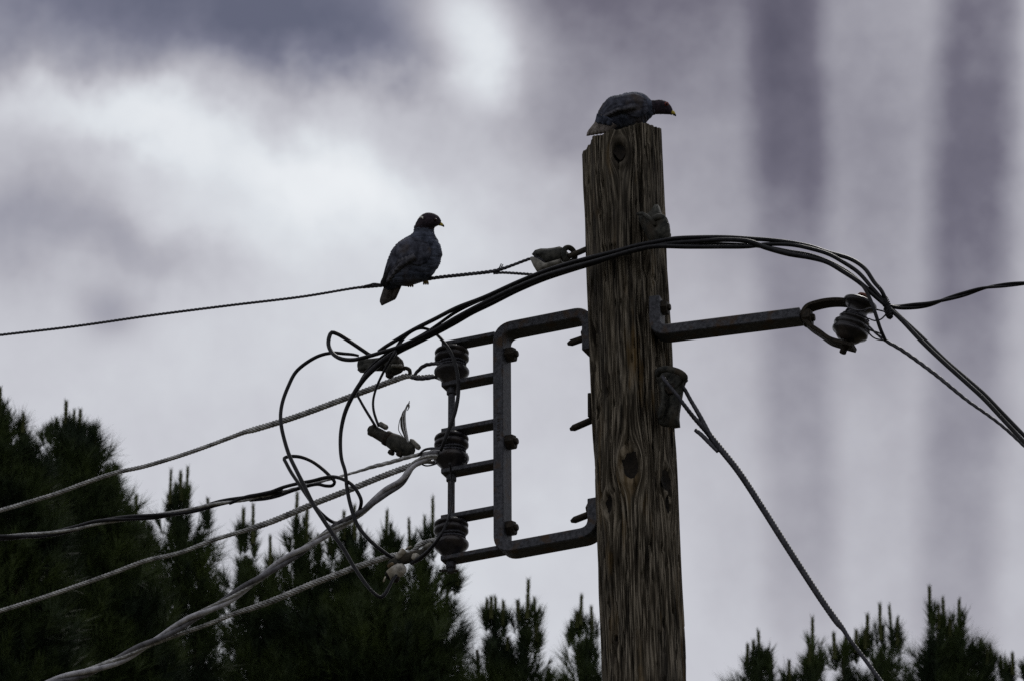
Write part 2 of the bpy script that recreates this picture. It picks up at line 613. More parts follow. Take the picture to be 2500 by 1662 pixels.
# ================================================================== the pole
def vnoise(x, y, seed):
    """smooth value noise on a grid"""
    r = np.random.default_rng(seed).random((256, 256))
    xi = np.floor(x).astype(int); yi = np.floor(y).astype(int)
    fx = x - xi; fy = y - yi
    fx = fx * fx * (3 - 2 * fx); fy = fy * fy * (3 - 2 * fy)
    a = r[xi % 256, yi % 256]; b = r[(xi + 1) % 256, yi % 256]
    c = r[xi % 256, (yi + 1) % 256]; d = r[(xi + 1) % 256, (yi + 1) % 256]
    return (a * (1 - fx) + b * fx) * (1 - fy) + (c * (1 - fx) + d * fx) * fy


TOP = W(1518, 341, 0.0)
BOT = W(1573, 1662, 0.0)
AX = (BOT - TOP).normalized()
FRAME_LEN = (BOT - TOP).length
R_TOP = 96.5 * psz(TOP)
R_BOT = 102.5 * psz(BOT)


def pole_r(t):
    return R_TOP + (R_BOT - R_TOP) * t / FRAME_LEN


def pole_axis_at(z):
    t = (z - TOP.z) / AX.z
    return TOP + AX * t, t


def surf_phi(px, py):
    """angle (0 = +x, camera side is -pi/2) and distance down the pole of the surface point under a pixel"""
    for it in range(3):
        # axis point whose height matches
        t0 = 0.0
    best = None
    r_ = ray(px, py)
    # march along the ray until it meets the pole
    for s in np.linspace(D - 1.6, D + 1.6, 3200):
        p = CAM + r_ * float(s)
        q, t = pole_axis_at(p.z)
        dx, dy = p.x - q.x, p.y - q.y
        if dx * dx + dy * dy <= pole_r(t) ** 2:
            return math.atan2(dy, dx), t, p
    return None


KNOTS = []
for px, py, hw, hh in [(1511, 358, 17, 26), (1539, 1134, 21, 31), (1485, 1229, 13, 23), (1629, 1171, 16, 26), (1632, 1230, 9, 20), (1504, 1558, 6, 7)]:
    h = surf_phi(px, py)
    if h:
        KNOTS.append((h[0], h[1], hw * 0.001, hh * 0.0011, h[2]))

SEG = 620
rows = np.concatenate([np.arange(0, 1.72, 0.0044), np.linspace(1.75, (TOP.z) / (-AX.z), 60)])
phi = np.linspace(0, 2 * math.pi, SEG, endpoint=False)
PH, TT = np.meshgrid(phi, rows)
RR = R_TOP + (R_BOT - R_TOP) * TT / FRAME_LEN
Ucoord = PH * 0.1
grain = Ucoord.copy()
knotdepth = np.zeros_like(PH)
for kp, kt, kw, kh, _ in KNOTS:
    dph = (PH - kp + math.pi) % (2 * math.pi) - math.pi
    du = dph * 0.1; dz = (TT - kt) * 0.42
    r2 = du * du + dz * dz
    Rk = kw * 1.25
    inside = r2 < Rk * Rk
    grain += np.where(inside, -du * 0.9, -du * Rk * Rk / np.maximum(r2, 1e-9)) * np.exp(-r2 / (kw * 5) ** 2)
    e = (du / kw) ** 2 + ((TT - kt) / kh) ** 2
    knotdepth += -0.016 * np.clip((1.1 - e) * 2.2, 0, 1) + 0.004 * np.exp(-((np.sqrt(e) - 1.45) / 0.35) ** 2)
# slow sideways wander of the grain; wraps at 2*pi because all lattices are periodic in PH
wander = 0.004 * (vnoise(PH / (2 * math.pi) * 256 * 0.03125, TT * 2.2, 1) - 0.5) * 0
gx = grain / (0.1 * 2 * math.pi)          # 0..1 round the pole
spiral = TT * 0.012


def gn(freq, vf, seed):
    return vnoise(((gx + spiral) * freq) % 256 if False else (gx + spiral) * freq + 512, TT * vf + 3, seed)


def gnw(k, vf, seed):
    """noise periodic round the pole: blend the seam"""
    x = (gx + spiral)
    n_a = vnoise(x * k + 1000, TT * vf + 3, seed)
    n_b = vnoise((x - 1) * k + 1000, TT * vf + 3, seed)
    w = np.clip((PH / (2 * math.pi) - 0.9) / 0.1, 0, 1)
    return n_a * (1 - w) + n_b * w


disp = 0.0045 * (gnw(70, 3, 2) - 0.5) + 0.0045 * (gnw(26, 1.6, 3) - 0.5) + 0.006 * (gnw(7, 1.6, 4) - 0.5) + 0.0035 * (vnoise(PH * 5, TT * 9, 21) - 0.5)
crk = np.abs(gnw(24, 1.3, 5) - 0.5)
cm = np.clip((0.040 - crk) / 0.028, 0, 1) * np.clip((gnw(11, 1.7, 6) - 0.38) / 0.2, 0, 1)
disp -= 0.015 * cm
crk2 = np.abs(gnw(52, 2.1, 8) - 0.5)
disp -= 0.0075 * np.clip((0.04 - crk2) / 0.04, 0, 1) * np.clip((gnw(20, 2.5, 9) - 0.45) / 0.15, 0, 1)
crk3 = np.abs(gnw(95, 1.5, 31) - 0.5)
disp -= 0.011 * np.clip((0.06 - crk3) / 0.05, 0, 1) * np.clip((gnw(33, 1.9, 32) - 0.50) / 0.12, 0, 1)
# chips along the arrises
disp -= 0.007 * np.clip((vnoise(PH * 14, TT * 26, 10) - 0.80) / 0.1, 0, 1)
disp += knotdepth
RD = RR + disp
# slanted, splintered top
zt = 0.0 - 0.0256 * np.cos(phi) * 1.0 - 0.016 * np.sin(phi) + 0.012 * (vnoise(phi * 4.3, phi * 0, 11) - 0.5) + 0.006 * (vnoise(phi * 17, phi * 0, 12) - 0.5)
zt = zt + 0.016 * np.clip((np.cos(phi - math.pi) - 0.8) / 0.2, 0, 1)
fade = np.clip(1 - rows / 0.25, 0, 1)[:, None]
TD = TT + fade * zt[None, :]
TD[0] += 0
Vx = TOP.x + AX.x * TD + RD * np.cos(PH)
Vy = TOP.y + AX.y * TD + RD * np.sin(PH)
Vz = TOP.z + AX.z * TD
Vp = np.stack([Vx, Vy, Vz], -1).reshape(-1, 3)
nr = len(rows)
i, j = np.meshgrid(np.arange(nr - 1), np.arange(SEG), indexing='ij')
j2 = (j + 1) % SEG
Fp = np.stack([i * SEG + j, i * SEG + j2, (i + 1) * SEG + j2, (i + 1) * SEG + j], -1).reshape(-1, 4)[:, ::-1]
# end-grain disc
caps = []
base_n = len(Vp)
for q, fr in enumerate([0.96, 0.8, 0.55, 0.3, 0.05]):
    z_ = zt * fr + 0.003 * (vnoise(phi * 7, phi * 0 + q * 2.3, 13) - 0.5) + 0.003
    caps.append(np.stack([TOP.x + AX.x * z_ + RD[0] * fr * np.cos(phi), TOP.y + AX.y * z_ + RD[0] * fr * np.sin(phi), TOP.z + AX.z * z_], -1))
Vp = np.concatenate([Vp] + caps)
rings = [0] + [base_n + q * SEG for q in range(5)]
ex = []
jj = np.arange(SEG); jj2 = (jj + 1) % SEG
for a_, b_ in zip(rings[:-1], rings[1:]):
    ex.append(np.stack([a_ + jj, b_ + jj, b_ + jj2, a_ + jj2], -1)[:, ::-1])
Fp = np.concatenate([Fp] + ex)
pole = thing('utility_pole', 'weathered grey wooden utility pole with cracked grain, knots and slanted top', 'utility pole', (BOT.x, BOT.y, 0))
shaft = fast_mesh('shaft', Vp, Fp, M_wood, pole)
uvl = shaft.data.uv_layers.new(name='grain')
gflat = np.concatenate([(grain + spiral * 0.6).ravel(), np.tile(phi * 0.1, 5)])
tflat = np.concatenate([TT.ravel(), np.repeat(np.array([0.0, -.02, -.05, -.08, -.1]), SEG)])
li = np.empty(len(shaft.data.loops), dtype=np.int32)
shaft.data.loops.foreach_get('vertex_index', li)
uvd = np.stack([gflat[li], tflat[li]], -1).astype(np.float32)
uvl.data.foreach_set('uv', uvd.ravel())
for kp, kt, kw, kh, P_ in KNOTS:
    c_, t_ = pole_axis_at(P_.z)
    rad = Vector((math.cos(kp), math.sin(kp), 0)); tan = Vector((-math.sin(kp), math.cos(kp), 0))
    ctr = TOP + AX * kt
    V_, F_ = [tuple(ctr + rad * (pole_r(kt) - 0.0120))], []
    nk = 20
    for ring, (f, d_) in enumerate([(0.35, -0.0105), (0.7, -0.0085), (1.12, -0.0040)]):
        for k in range(nk):
            a = 2 * math.pi * k / nk
            w_ = 1 + 0.10 * math.sin(3 * a + kp * 5) + 0.06 * math.sin(5 * a)
            du = math.cos(a) * kw * f * w_
            curve = -du * du / (2 * 0.1)
            V_.append(tuple(ctr + rad * (pole_r(kt) + d_ + curve + rnd.uniform(-.0008, .0008)) + tan * du + AX * (math.sin(a) * kh * f * w_)))
    for k in range(nk):
        F_.append([0, 1 + k, 1 + (k + 1) % nk])
        for ring in range(2):
            b0 = 1 + ring * nk
            F_.append([b0 + k, b0 + nk + k, b0 + nk + (k + 1) % nk, b0 + (k + 1) % nk])
    new_obj('knot', V_, F_, M_knot, pole)

# ================================================================== three-spool rack on the left
SW, ST = 0.053, 0.027
fo = -SW / 2
zc_top = AZ(1330, 778, fo)[1]
zc_bot = AZ(1330, 1315.5, fo)[1]
a_l = AZ(1215, 1075, fo)[0]
a_lt = AZ(1214.5, 850, fo)[0]; a_lb = AZ(1216.5, 1300, fo)[0]
a_rt = AZ(1432, 810, fo)[0]; a_rb = AZ(1446, 1260, fo)[0]
z_ft = AZ(1433, 850, fo)[1]; z_fb = AZ(1436, 1216, fo)[1]
rack = thing('insulator_rack', 'dark galvanised rack with three stacked spool insulators bolted left of the pole', 'insulator rack', tuple(L3(a_l, zc_bot)))
cpath = rounded([(a_rt, z_ft), (a_rt, zc_top), (a_lt, zc_top), (a_lb, zc_bot), (a_rb, zc_bot), (a_rb, z_fb)], 0.034)
strap('frame', cpath, ST, SW, 0.0, M_steel, rack, 0.0022)
AW, AT = 0.040, 0.0125
rod_px = 1102.5
a_rod = AZ(rod_px, 1000, 0)[0]
a_end = AZ(1078, 835, -AW / 2)[0]
arm_z = []
for py in (815, 913.5, 1027, 1125, 1238.5, 1338):
    z_ = AZ(1200, py, -AW / 2)[1]
    arm_z.append(z_)
    e = a_lt - ST / 2 + 0.001
    if py == 1338:
        pth = rounded([(a_end, z_), (a_lb + 0.012, z_), (a_lb + 0.03, z_ + 0.012)], 0.02)
        strap('clevis_arm', pth, AT, AW, 0.0, M_steel, rack)
    else:
        strap('clevis_arm', [(a_end, z_), (e, z_)], AT, AW, 0.0, M_steel, rack)
pin = rod('pin_rod', L3(a_rod, arm_z[0] + 0.012), L3(a_rod, AZ(rod_px, 1397, 0)[1]), 0.0088, M_steel, rack)
cot = AZ(rod_px, 1393, 0)[1]
rod('cotter_pin', L3(a_rod - 0.030, cot + 0.006, -0.002), L3(a_rod + 0.020, cot - 0.004, -0.002), 0.0028, M_steel_dark, pin, 8)
sp_prof = [(297, 15), (298, 36), (305, 41), (318, 42.5), (330, 42), (338, 37), (344, 34.5), (350, 37), (357, 41.5), (366, 42.5), (386, 42.5), (397, 39), (408, 33),
           (424, 29.5), (444, 29), (450, 33), (462, 35), (470, 37), (484, 42), (494, 43.5), (512, 43.5), (524, 42), (545, 37), (570, 30), (600, 24), (628, 19), (640, 17.5), (641, 9)]
for k in range(3):
    y0 = 780 + 297 / 3.92 + 209.6 * k
    zt_ = AZ(rod_px, y0, 0)[1]
    pr = [((y - 297) / 3.92 * 0.001 / math.cos(PITCH) * 1.0, r * 0.001) for y, r in sp_prof]
    lathe('spool_insulator', L3(a_rod, zt_), L3(a_rod, zt_ - 1), pr, M_porc, rack, 40)
    # sleeve under each spool
    zl = arm_z[2 * k + 1]
    rod('bushing', L3(a_rod, zl - AT / 2 + 0.001), L3(a_rod, zl - AT / 2 - 0.018), 0.0125, M_steel, rack, 16)
for px, py in ((1246, 866), (1250, 1078), (1251, 1288)):
    a_, z_ = AZ(px - 22, py + 4, 0)
    aa = a_lt + (a_lb - a_lt) * 0.5 + ST / 2
    nu_ = nut('nut', L3(aa, z_, 0.0), A, 0.0195, 0.021, M_steel_dark, rack, 0.25)
    rod('bolt_end', L3(aa + 0.018, z_), L3(aa + 0.028, z_), 0.0085, M_steel_dark, nu_, 12)
# through bolts at the pole
def tapered_bolt(p_end, p_wall, r, parent, name='through_bolt'):
    p0, p1 = np.array(p_end), np.array(p_wall)
    ln = np.linalg.norm(p1 - p0)
    return lathe(name, p0, p1, [(0, r * 0.45), (0.010, r), (ln, r)], M_steel_dark, parent, 16)


for (x0, y0, x1, y1) in ((1386, 836, 1440, 816), (1392, 1044, 1452, 1014), (1394, 1268, 1452, 1243)):
    o_ = 0.0
    za = AZ(x0, y0, o_); zb = AZ(x1, y1, o_)
    z_ = za[1]
    tb = tapered_bolt(L3(za[0], z_ - 0.004), L3(zb[0] + 0.03, zb[1] - 0.001), 0.0085, rack)
    if y0 != 1044:
        nut('nut', L3(zb[0] - 0.002, zb[1] + 0.001), -A, 0.018, 0.016, M_steel_dark, tb, 0.1)
z_ = AZ(1445, 1000, 0)
strap('square_washer', [(z_[0] + 0.005, z_[1] + 0.032), (z_[0] + 0.005, z_[1] - 0.03)], 0.008, 0.06, 0, M_steel_dark, rack)
# stamped marks on the frame's narrow edge: raised bars, recess shade put in dark colour
for k, (dy, wx) in enumerate([(1007, 9), (1022, 6), (1027, 6), (1036, 7), (1041, 7), (1045, 6), (1052, 8), (1061, 6), (1069, 7), (1074, 8)]):
    p = AZ(1217, dy, fo)
    w_ = wx * 0.0005
    q = [L3(p[0] + sx * w_, p[1] + sz * 0.0011, fo - 0.0006 * (1 if 1 else 0)) for sx, sz in ((-1, -1), (1, -1), (1, 1), (-1, 1))]
    q2 = [v + Nn * 0.0012 for v in q]
    new_obj('stamped_mark_shade', [tuple(v) for v in q + q2], [[0, 1, 2, 3], [0, 4, 5, 1], [1, 5, 6, 2], [2, 6, 7, 3], [3, 7, 4, 0]], M_steel_dark, rack, False)

# ================================================================== long bracket on the right
_keep = (A, Nn, P0, TH)
TH2 = math.radians(16.0)
P0 = P0 - Nn * 0.072
A = Vector((math.cos(TH2), -math.sin(TH2), 0)); Nn = Vector((math.sin(TH2), math.cos(TH2), 0))
zb_ = (AZ(1640, 800.5, fo)[1] + AZ(1900, 768, fo)[1]) / 2
a_f = AZ(1597, 760, fo)[0]
a_e = AZ(1951, 765, fo)[0]
z_top = AZ(1597, 722, fo)[1]
brk = thing('extension_bracket', 'long flat steel bracket reaching right from the pole to a forked spool insulator', 'bracket', tuple(L3(a_f, zb_)))
strap('arm', rounded([(a_f, z_top), (a_f, zb_), (a_e, zb_)], 0.03), ST, SW, 0, M_steel, brk, 0.0022)
fp = [AZ(x, y, 0) for x, y in [(2108, 752), (2075, 741), (2042, 738), (2003, 743), (1972, 755), (1962, 778), (1978, 797), (2004, 815), (2028, 832), (2056, 841), (2086, 849)]]
f3 = catmull([(p[0], p[1], 0) for p in fp], 0.006)
strap('fork', [(p[0], p[1]) for p in f3], 0.010, 0.038, 0, M_steel_dark, brk, 0.0015)
na, nz = AZ(1964, 778, 0)
nut('nut', L3(na, nz, 0), A, 0.024, 0.019, M_steel_dark, brk, 0.3)
rod('bolt_end', L3(na + 0.017, nz), L3(na + 0.026, nz), 0.009, M_steel_dark, brk, 12)
fa, fz = AZ(1612, 753, 0)
nut('nut', L3(a_f + ST / 2, fz, 0), A, 0.019, 0.015, M_steel_dark, brk, 0.2)
rod('bolt_end', L3(a_f + ST / 2 + 0.013, fz), L3(a_f + ST / 2 + 0.021, fz), 0.0085, M_steel_dark, brk, 12)
s0, s1 = W(2104, 731, 0), W(2060, 853, 0)
sax = (s1 - s0).normalized()
sp2 = lathe('spool_insulator', s0 + sax * 0.004, s1, [(d_, r_ * 0.001) for d_, r_ in [(0, 16), (0.001, 37), (.004, 41), (.009, 42.5), (.014, 41), (.017, 36), (.021, 29), (.028, 25), (.038, 25), (.045, 28), (.049, 36),
            (.052, 38.5), (.055, 37), (.058, 33), (.061, 34), (.063, 42), (.066, 45), (.072, 45.5), (.0745, 42), (.078, 41), (.0805, 44.5), (.086, 45), (.090, 43), (.094, 36), (.100, 31), (.106, 25), (.109, 12)]], M_porc, brk, 40)
rod('pin_rod', s0 - sax * 0.010, s1 + sax * 0.010, 0.0085, M_steel_dark, brk)
lathe('rod_head', s0 - sax * 0.016, s0, [(0, .006), (.003, .012), (.008, .014), (.010, .014)], mottled('rusty_red_head', (0.10, 0.035, 0.025), (0.16, 0.07, 0.05), 90), brk, 16)

S_END = (Nn.copy(),)
A, Nn, P0, TH = _keep

# ================================================================== curved guy washer near the top, right side
wz = thing('pole_eye_plate', 'small bent steel plate with bolt and nut high on the right of the pole', 'bracket', tuple(W(1600, 560, -0.06)))


def polyplate(name, outline, o, th, mat, parent, bulge=0.0, tilt=0.0):
    """thick plate cut to an outline given in picture points of the plane o; dished by bulge, turned by tilt"""
    cx = sum(p[0] for p in outline) / len(outline); cy = sum(p[1] for p in outline) / len(outline)
    V_, F_ = [], []
    n = len(outline)
    for side in (-1, 1):
        for f in (1.0, 0.55):
            for (x, y) in outline:
                xx, yy = cx + (x - cx) * f, cy + (y - cy) * f
                oo = o + tilt * (xx - cx) * 0.001 - bulge * (1 - f * f)
                q = W(xx, yy, oo)
                V_.append(tuple(q + Nn * side * th / 2))
        V_.append(tuple(W(cx, cy, o - bulge) + Nn * side * th / 2))
    m = 2 * n + 1
    for s_ in (0, 1):
        b0 = s_ * m
        for k in range(n):
            k2 = (k + 1) % n
            f = [b0 + k, b0 + k2, b0 + n + k2, b0 + n + k]
            g_ = [b0 + n + k, b0 + n + k2, b0 + 2 * n]
            F_.append(f if s_ == 0 else f[::-1]); F_.append(g_ if s_ == 0 else g_[::-1])
    for k in range(n):
        k2 = (k + 1) % n
        F_.append([k, m + k, m + k2, k2])
    return new_obj(name, V_, F_, mat, parent, True)


polyplate('plate', [(1557, 521), (1566, 520), (1582, 526), (1592, 517), (1600, 503), (1608, 502), (1614, 522), (1624, 530), (1632, 545), (1634, 560), (1634, 580), (1625, 590), (1586, 590), (1574, 566), (1563, 545)],
          -0.088, 0.014, M_fit, wz, 0.012, -0.55)
cable('rolled_edge', [(1557, 523, -0.092, 4), (1568, 522, -0.10, 4.5), (1582, 530, -0.108, 5), (1594, 541, -0.11, 5), (1600, 552, -0.108, 4)], M_fit, wz)
cable('hook', [(1600, 533, -0.108, 9), (1612, 530, -0.11, 9), (1622, 537, -0.10, 8), (1628, 545, -0.095, 5)], M_fit, wz)
cable('lug', [(1606, 560, -0.10, 10), (1618, 572, -0.10, 11), (1630, 576, -0.095, 9), (1634, 572, -0.09, 5)], M_fit, wz)

# ================================================================== guy hook
gh = thing('guy_hook', 'tall cast steel guy hook plate holding the stay wire on the right of the pole', 'bracket', tuple(W(1630, 1040, -0.05)))
polyplate('plate', [(1602, 905), (1611, 898), (1640, 899), (1664, 906), (1674, 914), (1677, 926), (1672, 931), (1667, 944), (1662, 975), (1657, 1005), (1656, 1020), (1658, 1040), (1645, 1042), (1612, 1036), (1607, 1010), (1616, 985), (1613, 950), (1605, 930)],
          -0.070, 0.016, M_fit, gh, 0.010, -0.5)
cable('hook_lip', [(1604, 916, -0.088, 7), (1610, 905, -0.095, 8), (1626, 900, -0.10, 8), (1645, 903, -0.105, 8), (1662, 910, -0.105, 8), (1672, 920, -0.10, 8), (1674, 927, -0.097, 5)], M_fit, gh)
cable('rib', [(1617, 935, -0.088, 5), (1621, 965, -0.092, 6), (1618, 1000, -0.088, 7), (1610, 1022, -0.082, 5)], M_fit, gh)
ha, hz = AZ(1648, 958, -0.08)
nut('nut', W(1640, 952, -0.082), (A * 0.4 - Nn), 0.016, 0.012, M_steel_dark, gh)

# ================================================================== guy wire
gw = thing('guy_wire', 'stranded steel stay wire running from the hook down to the lower right', 'wire', tuple(W(1727, 1051, -0.05)))
cable('strand', [(1618, 918, -0.110, 5.0), (1626, 931, -0.112, 5.0), (1648, 958, -0.105, 5.0), (1672, 990, -0.09, 5.4), (1694, 1018, -0.07, 5.8), (1728, 1055, -0.05, 7.5), (1750, 1083, -0.05, 8.6),
                 (1802, 1148, -0.05, 8.6), (1860, 1236, -0.05, 8.6), (1908, 1312, -0.05, 8.6), (1962, 1396, -0.05, 8.6), (2014, 1475, -0.05, 8.6), (2048, 1522, -0.05, 8.6), (2058, 1534, -0.05, 6.5),
                 (2070, 1553, -0.05, 5.6), (2110, 1606, -0.05, 5.6), (2151, 1662, -0.05, 5.6), (2400, 2005, -0.05, 5.6)], M_rope_dark, gw, 0.004, lobes=6, pitch=0.056, seg=24, depth=0.32)
cable('strand', [(1655, 935, -0.08, 4.6), (1668, 945, -0.08, 5), (1686, 976, -0.07, 5.2), (1706, 1010, -0.06, 5.8), (1722, 1040, -0.055, 6.2), (1738, 1068, -0.052, 4.5)], M_rope_dark, gw, 0.004, lobes=6, pitch=0.07)
cable('dead_end', [(1698, 1049, -0.06, 5.2), (1712, 1060, -0.06, 5.6), (1730, 1078, -0.058, 5.6), (1752, 1102, -0.056, 4)], M_rope_dark, gw, 0.004, lobes=6, pitch=0.08)

# ================================================================== messenger wire, thimble eye
mw = thing('messenger_wire', 'thin twisted steel wire the pigeon stands on, rising to the pole from the left', 'wire', tuple(W(1219, 664)))
cable('strand', [(-500, 875, 0, 3.6), (-120, 833, 0, 3.6), (0, 818, 0, 3.6), (180, 797, 0, 3.6), (371, 770, 0, 3.6), (560, 746, 0, 3.6), (742, 724, 0, 3.6), (870, 703, 0, 3.7), (900, 700, 0, 4.6), (1000, 690, 0, 4.9),
                 (1060, 679, 0, 4.9), (1140, 670, 0, 5.0), (1200, 663, 0, 5.0), (1225, 657, 0, 4.8), (1251, 648, 0, 4.2), (1280, 637, 0, 4.2), (1302, 630, 0.0, 4.2), (1318, 631, -0.004, 4.2), (1332, 640, -0.006, 4.2), (1345, 647, 0, 4)],
      M_rope_dark, mw, 0.0035, lobes=3, pitch=0.034, depth=0.36, seg=15)
cable('strand', [(1205, 668, 0.004, 3.2), (1225, 666, 0.004, 3.8), (1251, 667, 0.004, 3.9), (1280, 669, 0.004, 3.9), (1312, 670, 0.004, 3.9), (1330, 662, 0.0, 3.9)], M_rope_dark, mw, 0.0035, lobes=3, pitch=0.03, depth=0.36, seg=15)
for d_ in (0, 4):
    cable('wire_end', [(1214 + d_, 664, 0, 1.6), (1219 + d_, 655, 0, 1.6), (1224 + d_, 644 + d_ * 0.4, 0, 1.2)], M_rope_dark, mw, 0.003, seg=6)
cable('wire_end', [(885, 702, -0.004, 2.4), (890, 699, -0.006, 2.4), (903, 696, -0.006, 2.4), (912, 693, -0.006, 2.2), (924, 694, -0.006, 2.2), (940, 696, -0.005, 2.2)], M_rope_dark, mw, 0.003, seg=6)
te = thing('thimble_eye', 'grey cast eye and thimble tying the thin wire to the pole', 'wire fitting', tuple(W(1391, 620)))
cable('eye_bolt', [(1387, 627, 0, 7), (1412, 617, 0, 7), (1436, 607, 0, 7), (1470, 598, 0, 7)], M_fit, te)
ring = []
for k in range(25):
    t = 2 * math.pi * k / 24
    c = W(1390, 622, 0)
    ring.append(tuple(c + UP * (0.019 * math.cos(t)) + (A * 0.55 + Nn * 0.83) * (0.0165 * math.sin(t))))
sweep('eye', catmull(ring, 0.003), 0.0068, M_fit, te)
polyplate('thimble', [(1304, 627), (1312, 617), (1326, 613), (1342, 613), (1358, 611), (1372, 608), (1382, 612), (1382, 628), (1372, 640), (1352, 646), (1338, 646), (1328, 637), (1318, 629)], 0.004, 0.030, M_fit, te, 0.010)
polyplate('groove_lip', [(1298, 635), (1306, 632), (1317, 636), (1327, 644), (1340, 649), (1356, 646), (1372, 637), (1374, 644), (1362, 652), (1346, 658), (1336, 664), (1315, 668), (1307, 655)], -0.012, 0.024, M_thimble, te, 0.008)

# ================================================================== conductors over the pole
G_over = 'black service conductors looping over the pole'
cond = thing('jumper_cable', 'black cable ending at the upper clamp, topmost strand of the bundle crossing the pole', 'cable', tuple(W(1455, 625, -.12)), G_over)
cable('insulated_core', [(925, 858, -0.02, 5), (940, 847, -0.03, 5), (966, 831, -0.05, 5), (1012, 804, -0.06, 5.2), (1060, 780, -0.07, 5.2), (1115, 752, -0.09, 5.2), (1180, 727, -0.11, 5.2), (1264, 689, -0.12, 5.2),
       (1328, 663, -0.125, 5.2), (1391, 643, -0.13, 5.4), (1455, 626, -0.13, 5.6), (1500, 615, -0.13, 5.6), (1554, 600, -0.13, 5.6), (1600, 591, -0.125, 5.6), (1646, 583, -0.12, 5.6), (1714, 580, -0.11, 5.6),
       (1772, 580, -0.10, 5.6), (1829, 583, -0.09, 5.4), (1905, 589, -0.07, 5.2), (1974, 601, -0.06, 5.2), (2023, 617, -0.05, 5.2), (2077, 633, -0.045, 5.2), (2111, 656, -0.045, 5.2), (2134, 689, -0.045, 5.2),
       (2153, 712, -0.045, 5), (2166, 742, -0.03, 5), (2172, 758, -0.02, 5)], M_rubber, cond)
cond = thing('jumper_cable', 'black cable with a pinched loop left of the upper clamp, crossing the pole', 'cable', tuple(W(1455, 632, -.14)), G_over)
cable('insulated_core', [(905, 868, -0.01, 5), (880, 851, -0.02, 5.2), (850, 831, -0.03, 5.2), (823, 815, -0.04, 5.2), (810, 812, -0.045, 5.2), (804, 822, -0.05, 5.2), (802, 842, -0.055, 5.2), (812, 862, -0.06, 5.2), (832, 875, -0.065, 5.2),
       (862, 878, -0.07, 5.2), (890, 872, -0.075, 5.2), (928, 861, -0.08, 5.2), (975, 846, -0.085, 5.2), (1020, 826, -0.09, 5.2), (1068, 803, -0.09, 5.4), (1110, 778, -0.10, 5.4), (1150, 756, -0.11, 5.4), (1200, 731, -0.125, 5.4),
       (1264, 701, -0.135, 5.6), (1328, 675, -0.14, 5.6), (1391, 656, -0.145, 5.8), (1455, 638, -0.145, 5.8), (1500, 625, -0.145, 5.8), (1554, 610, -0.14, 5.8), (1600, 602, -0.135, 5.8), (1680, 603, -0.12, 5.6), (1753, 603, -0.11, 5.4),
       (1829, 602, -0.095, 5.4), (1870, 597, -0.08, 5), (1930, 598, -0.07, 5), (1981, 608, -0.07, 5), (2023, 621, -0.065, 5), (2058, 640, -0.06, 5), (2096, 666, -0.055, 5), (2128, 702, -0.05, 5), (2152, 730, -0.04, 5), (2170, 762, -0.03, 5)],
      M_rubber, cond)
cond = thing('jumper_cable', 'heavy black cable curving down left through the wire rope to the lowest clamp', 'cable', tuple(W(1455, 645, -.12)), G_over)
cable('insulated_core', [(961, 1363, -0.01, 4.5), (935, 1345, -0.03, 5), (902, 1317, -0.045, 5), (872, 1279, -0.05, 5), (856, 1233, -0.055, 5), (847, 1189, -0.055, 4.8), (843, 1151, -0.06, 4.6), (834, 1120, -0.06, 4.6), (831, 1086, -0.06, 4.6),
       (833, 1048, -0.06, 4.8), (843, 1005, -0.065, 5.2), (862, 964, -0.07, 5.6), (888, 925, -0.07, 6.2), (914, 898, -0.07, 7), (945, 874, -0.07, 7.2), (971, 858, -0.07, 7.2), (1017, 836, -0.07, 6.4), (1068, 811, -0.075, 6),
       (1114, 786, -0.085, 6), (1150, 765, -0.095, 6), (1200, 741, -0.105, 5.8), (1264, 709, -0.115, 5.6), (1328, 682, -0.12, 5.6), (1391, 661, -0.125, 5.6), (1455, 641, -0.125, 5.6), (1500, 625, -0.12, 5.6), (1554, 611, -0.12, 5.6),
       (1623, 596, -0.12, 5.6), (1700, 590, -0.115, 5.6), (1772, 586, -0.11, 5.8), (1829, 590, -0.10, 6), (1867, 604, -0.09, 6.5), (1924, 620, -0.08, 6.5), (1981, 630, -0.07, 6), (2020, 641, -0.065, 5.8), (2058, 663, -0.06, 5.8),
       (2096, 688, -0.055, 5.8), (2134, 721, -0.045, 5.8), (2165, 748, -0.035, 5.5), (2200, 780, -0.03, 5.5), (2249, 832, -0.03, 5.6), (2306, 886, -0.03, 5.6), (2363, 937, -0.03, 5.6), (2401, 972, -0.03, 5.6), (2455, 1030, -0.03, 5.4),
       (2500, 1078, -0.03, 5.4), (2700, 1290, -0.03, 5.4)], M_rubber, cond)
cond = thing('jumper_cable', 'slim black cable from the middle clamp, over the pole and down through the right tie', 'cable', tuple(W(1455, 633, -.11)), G_over)
